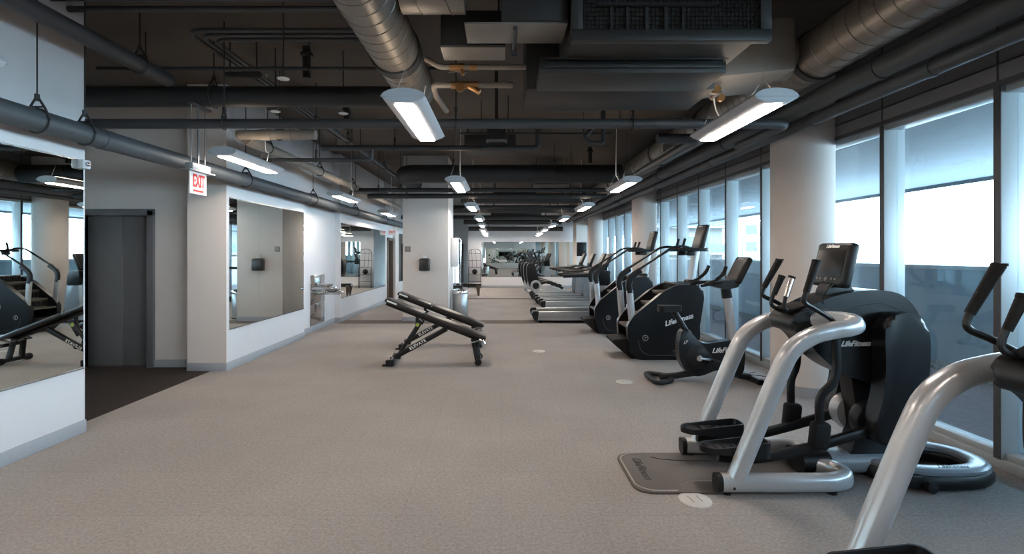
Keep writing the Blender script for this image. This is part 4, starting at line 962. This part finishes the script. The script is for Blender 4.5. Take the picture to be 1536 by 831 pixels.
# ================================================================== ADJUSTABLE BENCH
def make_bench(label, loc):
    t = thing('adjustable_bench', label, 'weight bench', loc); X0 = -.95; f = (-X0, 0, 0)
    A = Vector((-1.69, 0, .93)); B = Vector((-.19, 0, .345)); d = (B - A).normalized(); nn = Vector((-d.z, 0, d.x))
    if nn.z < 0: nn = -nn
    ang = math.atan2(-d.z, d.x)
    def pt(u, v, y=0): return A + d * u + nn * v + Vector((0, y, 0))
    L = (B - A).length
    MB(f).tube([pt(.03, -.05), pt(L - .1, -.05)], .03, 12, oval=(.035, .03)).build('spine', steelb, t)
    p = MB(f).box(pt(.31, .0), (.60, .27, .055), (0, ang, 0), bevel=.02, seg=3).build('seat_pad', leather, t)
    MB(f).box(pt(.12, .005, -.137), (.15, .004, .022), (0, ang, 0)).build('pad_decal', white_l, p)
    MB(f).box(pt(1.10, .005), (.94, .29, .065), (0, ang, 0), bevel=.022, seg=3).build('back_pad', leather, t)
    # long diagonal leg with lettering, rising to the spine
    q0 = Vector((-1.58, 0, .07)); q1 = Vector((-.80, 0, .50))
    leg = MB(f).tube([q0, q1], .03, 12, oval=(.04, .028)).build('long_leg', steelb, t)
    dl = (q1 - q0).normalized(); upv = Vector((-dl.z, 0, dl.x))
    text_mesh('lettering', 'ELEVATE', .062, white_l, leg, TX(q0 + (q1 - q0) * .46 + Vector((-X0, -.030, 0)), dl, upv), bold=.0015, spacing=1.15)
    MB(f).tube([(-1.57, -.24, .055), (-1.57, .24, .055)], .03, 12, oval=(.035, .03)).build('rear_foot', steelb, t)
    for s in (-1, 1):
        MB(f).box((-1.58, s * .25, .045), (.11, .06, .09), bevel=.012).box((-1.65, s * .25, .015), (.07, .05, .025), bevel=.006).build('rubber_end', rubber, t)
    MB(f).tube([(-1.50, 0, .12), (-1.24, 0, .52), pt(.52, -.06)], .018, 10, oval=(.028, .018)).build('adjust_strut', steelb, t)
    MB(f).tube([(-1.30, -.03, .40), (-1.17, -.03, .62)], .02, 10, oval=(.034, .014)).build('adjust_plate', steelb, t)
    MB(f).box((-1.22, -.05, .56), (.05, .006, .045), (0, R(-60), 0)).build('tag', green_m, t)
    for s in (-1, 1):
        MB(f).tube([(-.40, s * .07, .36), (-.34, s * .1, .06)], .02, 10, oval=(.045, .016), up=(1, 0, 0)).build('front_leg', steelb, t)
        MB(f).lathe([(.045, -.035), (.05, 0), (.045, .035)], (-.33, s * .21, .05), 'Y', 20).build('wheel', rubber, t)
    MB(f).tube([(-.33, -.2, .055), (-.33, .2, .055)], .03, 12, oval=(.032, .032)).build('front_foot', steelb, t)
    MB(f).tube([(-.42, -.17, .33), (-.28, -.19, .36), (-.24, -.19, .31)], .016, 10, cat=4).tube([(-.42, .17, .33), (-.28, .19, .36), (-.24, .19, .31)], .016, 10, cat=4).tube([(-.42, -.17, .33), (-.42, .17, .33)], .014, 8).build('handle', chrome, t)
    MB(f).tube([(-.30, -.17, .27), (-.30, .17, .27)], .028, 12).build('leg_roller', leather, t)
    return t
bn = make_bench('black adjustable weight bench nearest the camera, tilted in the aisle', (-.95, 7.33, 0))
dup(bn, (-1.02, 8.55, 0), label='adjustable weight bench farther from the camera, behind the first')

# ------------------------------------------------------------------ camera, world, render
cam = bpy.data.cameras.new('camera'); co = bpy.data.objects.new('camera', cam); C.objects.link(co)
co.location = (0, 0, 1.6); co.rotation_euler = (PI / 2, 0, 0)
cam.sensor_width = 36; cam.lens = 750 / 1536 * 36
cam.shift_x = 16 / 1536; cam.shift_y = -35.5 / 1536; cam.clip_start = .05; cam.clip_end = 600
bpy.context.scene.camera = co
w = bpy.data.worlds.new('world'); bpy.context.scene.world = w; w.use_nodes = True
nt = w.node_tree; bg = nt.nodes['Background']
tc = nt.nodes.new('ShaderNodeTexCoord'); sp = nt.nodes.new('ShaderNodeSeparateXYZ'); cr = nt.nodes.new('ShaderNodeValToRGB')
cr.color_ramp.elements[0].position = 0; cr.color_ramp.elements[0].color = (.80, .91, 1, 1)
cr.color_ramp.elements[1].position = .6; cr.color_ramp.elements[1].color = (.54, .77, 1, 1)
nt.links.new(tc.outputs['Generated'], sp.inputs[0]); nt.links.new(sp.outputs['Z'], cr.inputs[0]); nt.links.new(cr.outputs[0], bg.inputs[0])
bg.inputs[1].default_value = 17
sc = bpy.context.scene
sc.view_settings.view_transform = 'Standard'; sc.view_settings.look = 'None'; sc.view_settings.gamma = 1; sc.view_settings.use_curve_mapping = False
sc.view_settings.exposure = 0.75
sc.cycles.max_bounces = 10; sc.cycles.diffuse_bounces = 5; sc.cycles.glossy_bounces = 6; sc.cycles.transparent_max_bounces = 16
sc.cycles.use_denoising = True; sc.cycles.sample_clamp_indirect = 6
sc.cycles.caustics_reflective = False; sc.cycles.caustics_refractive = False
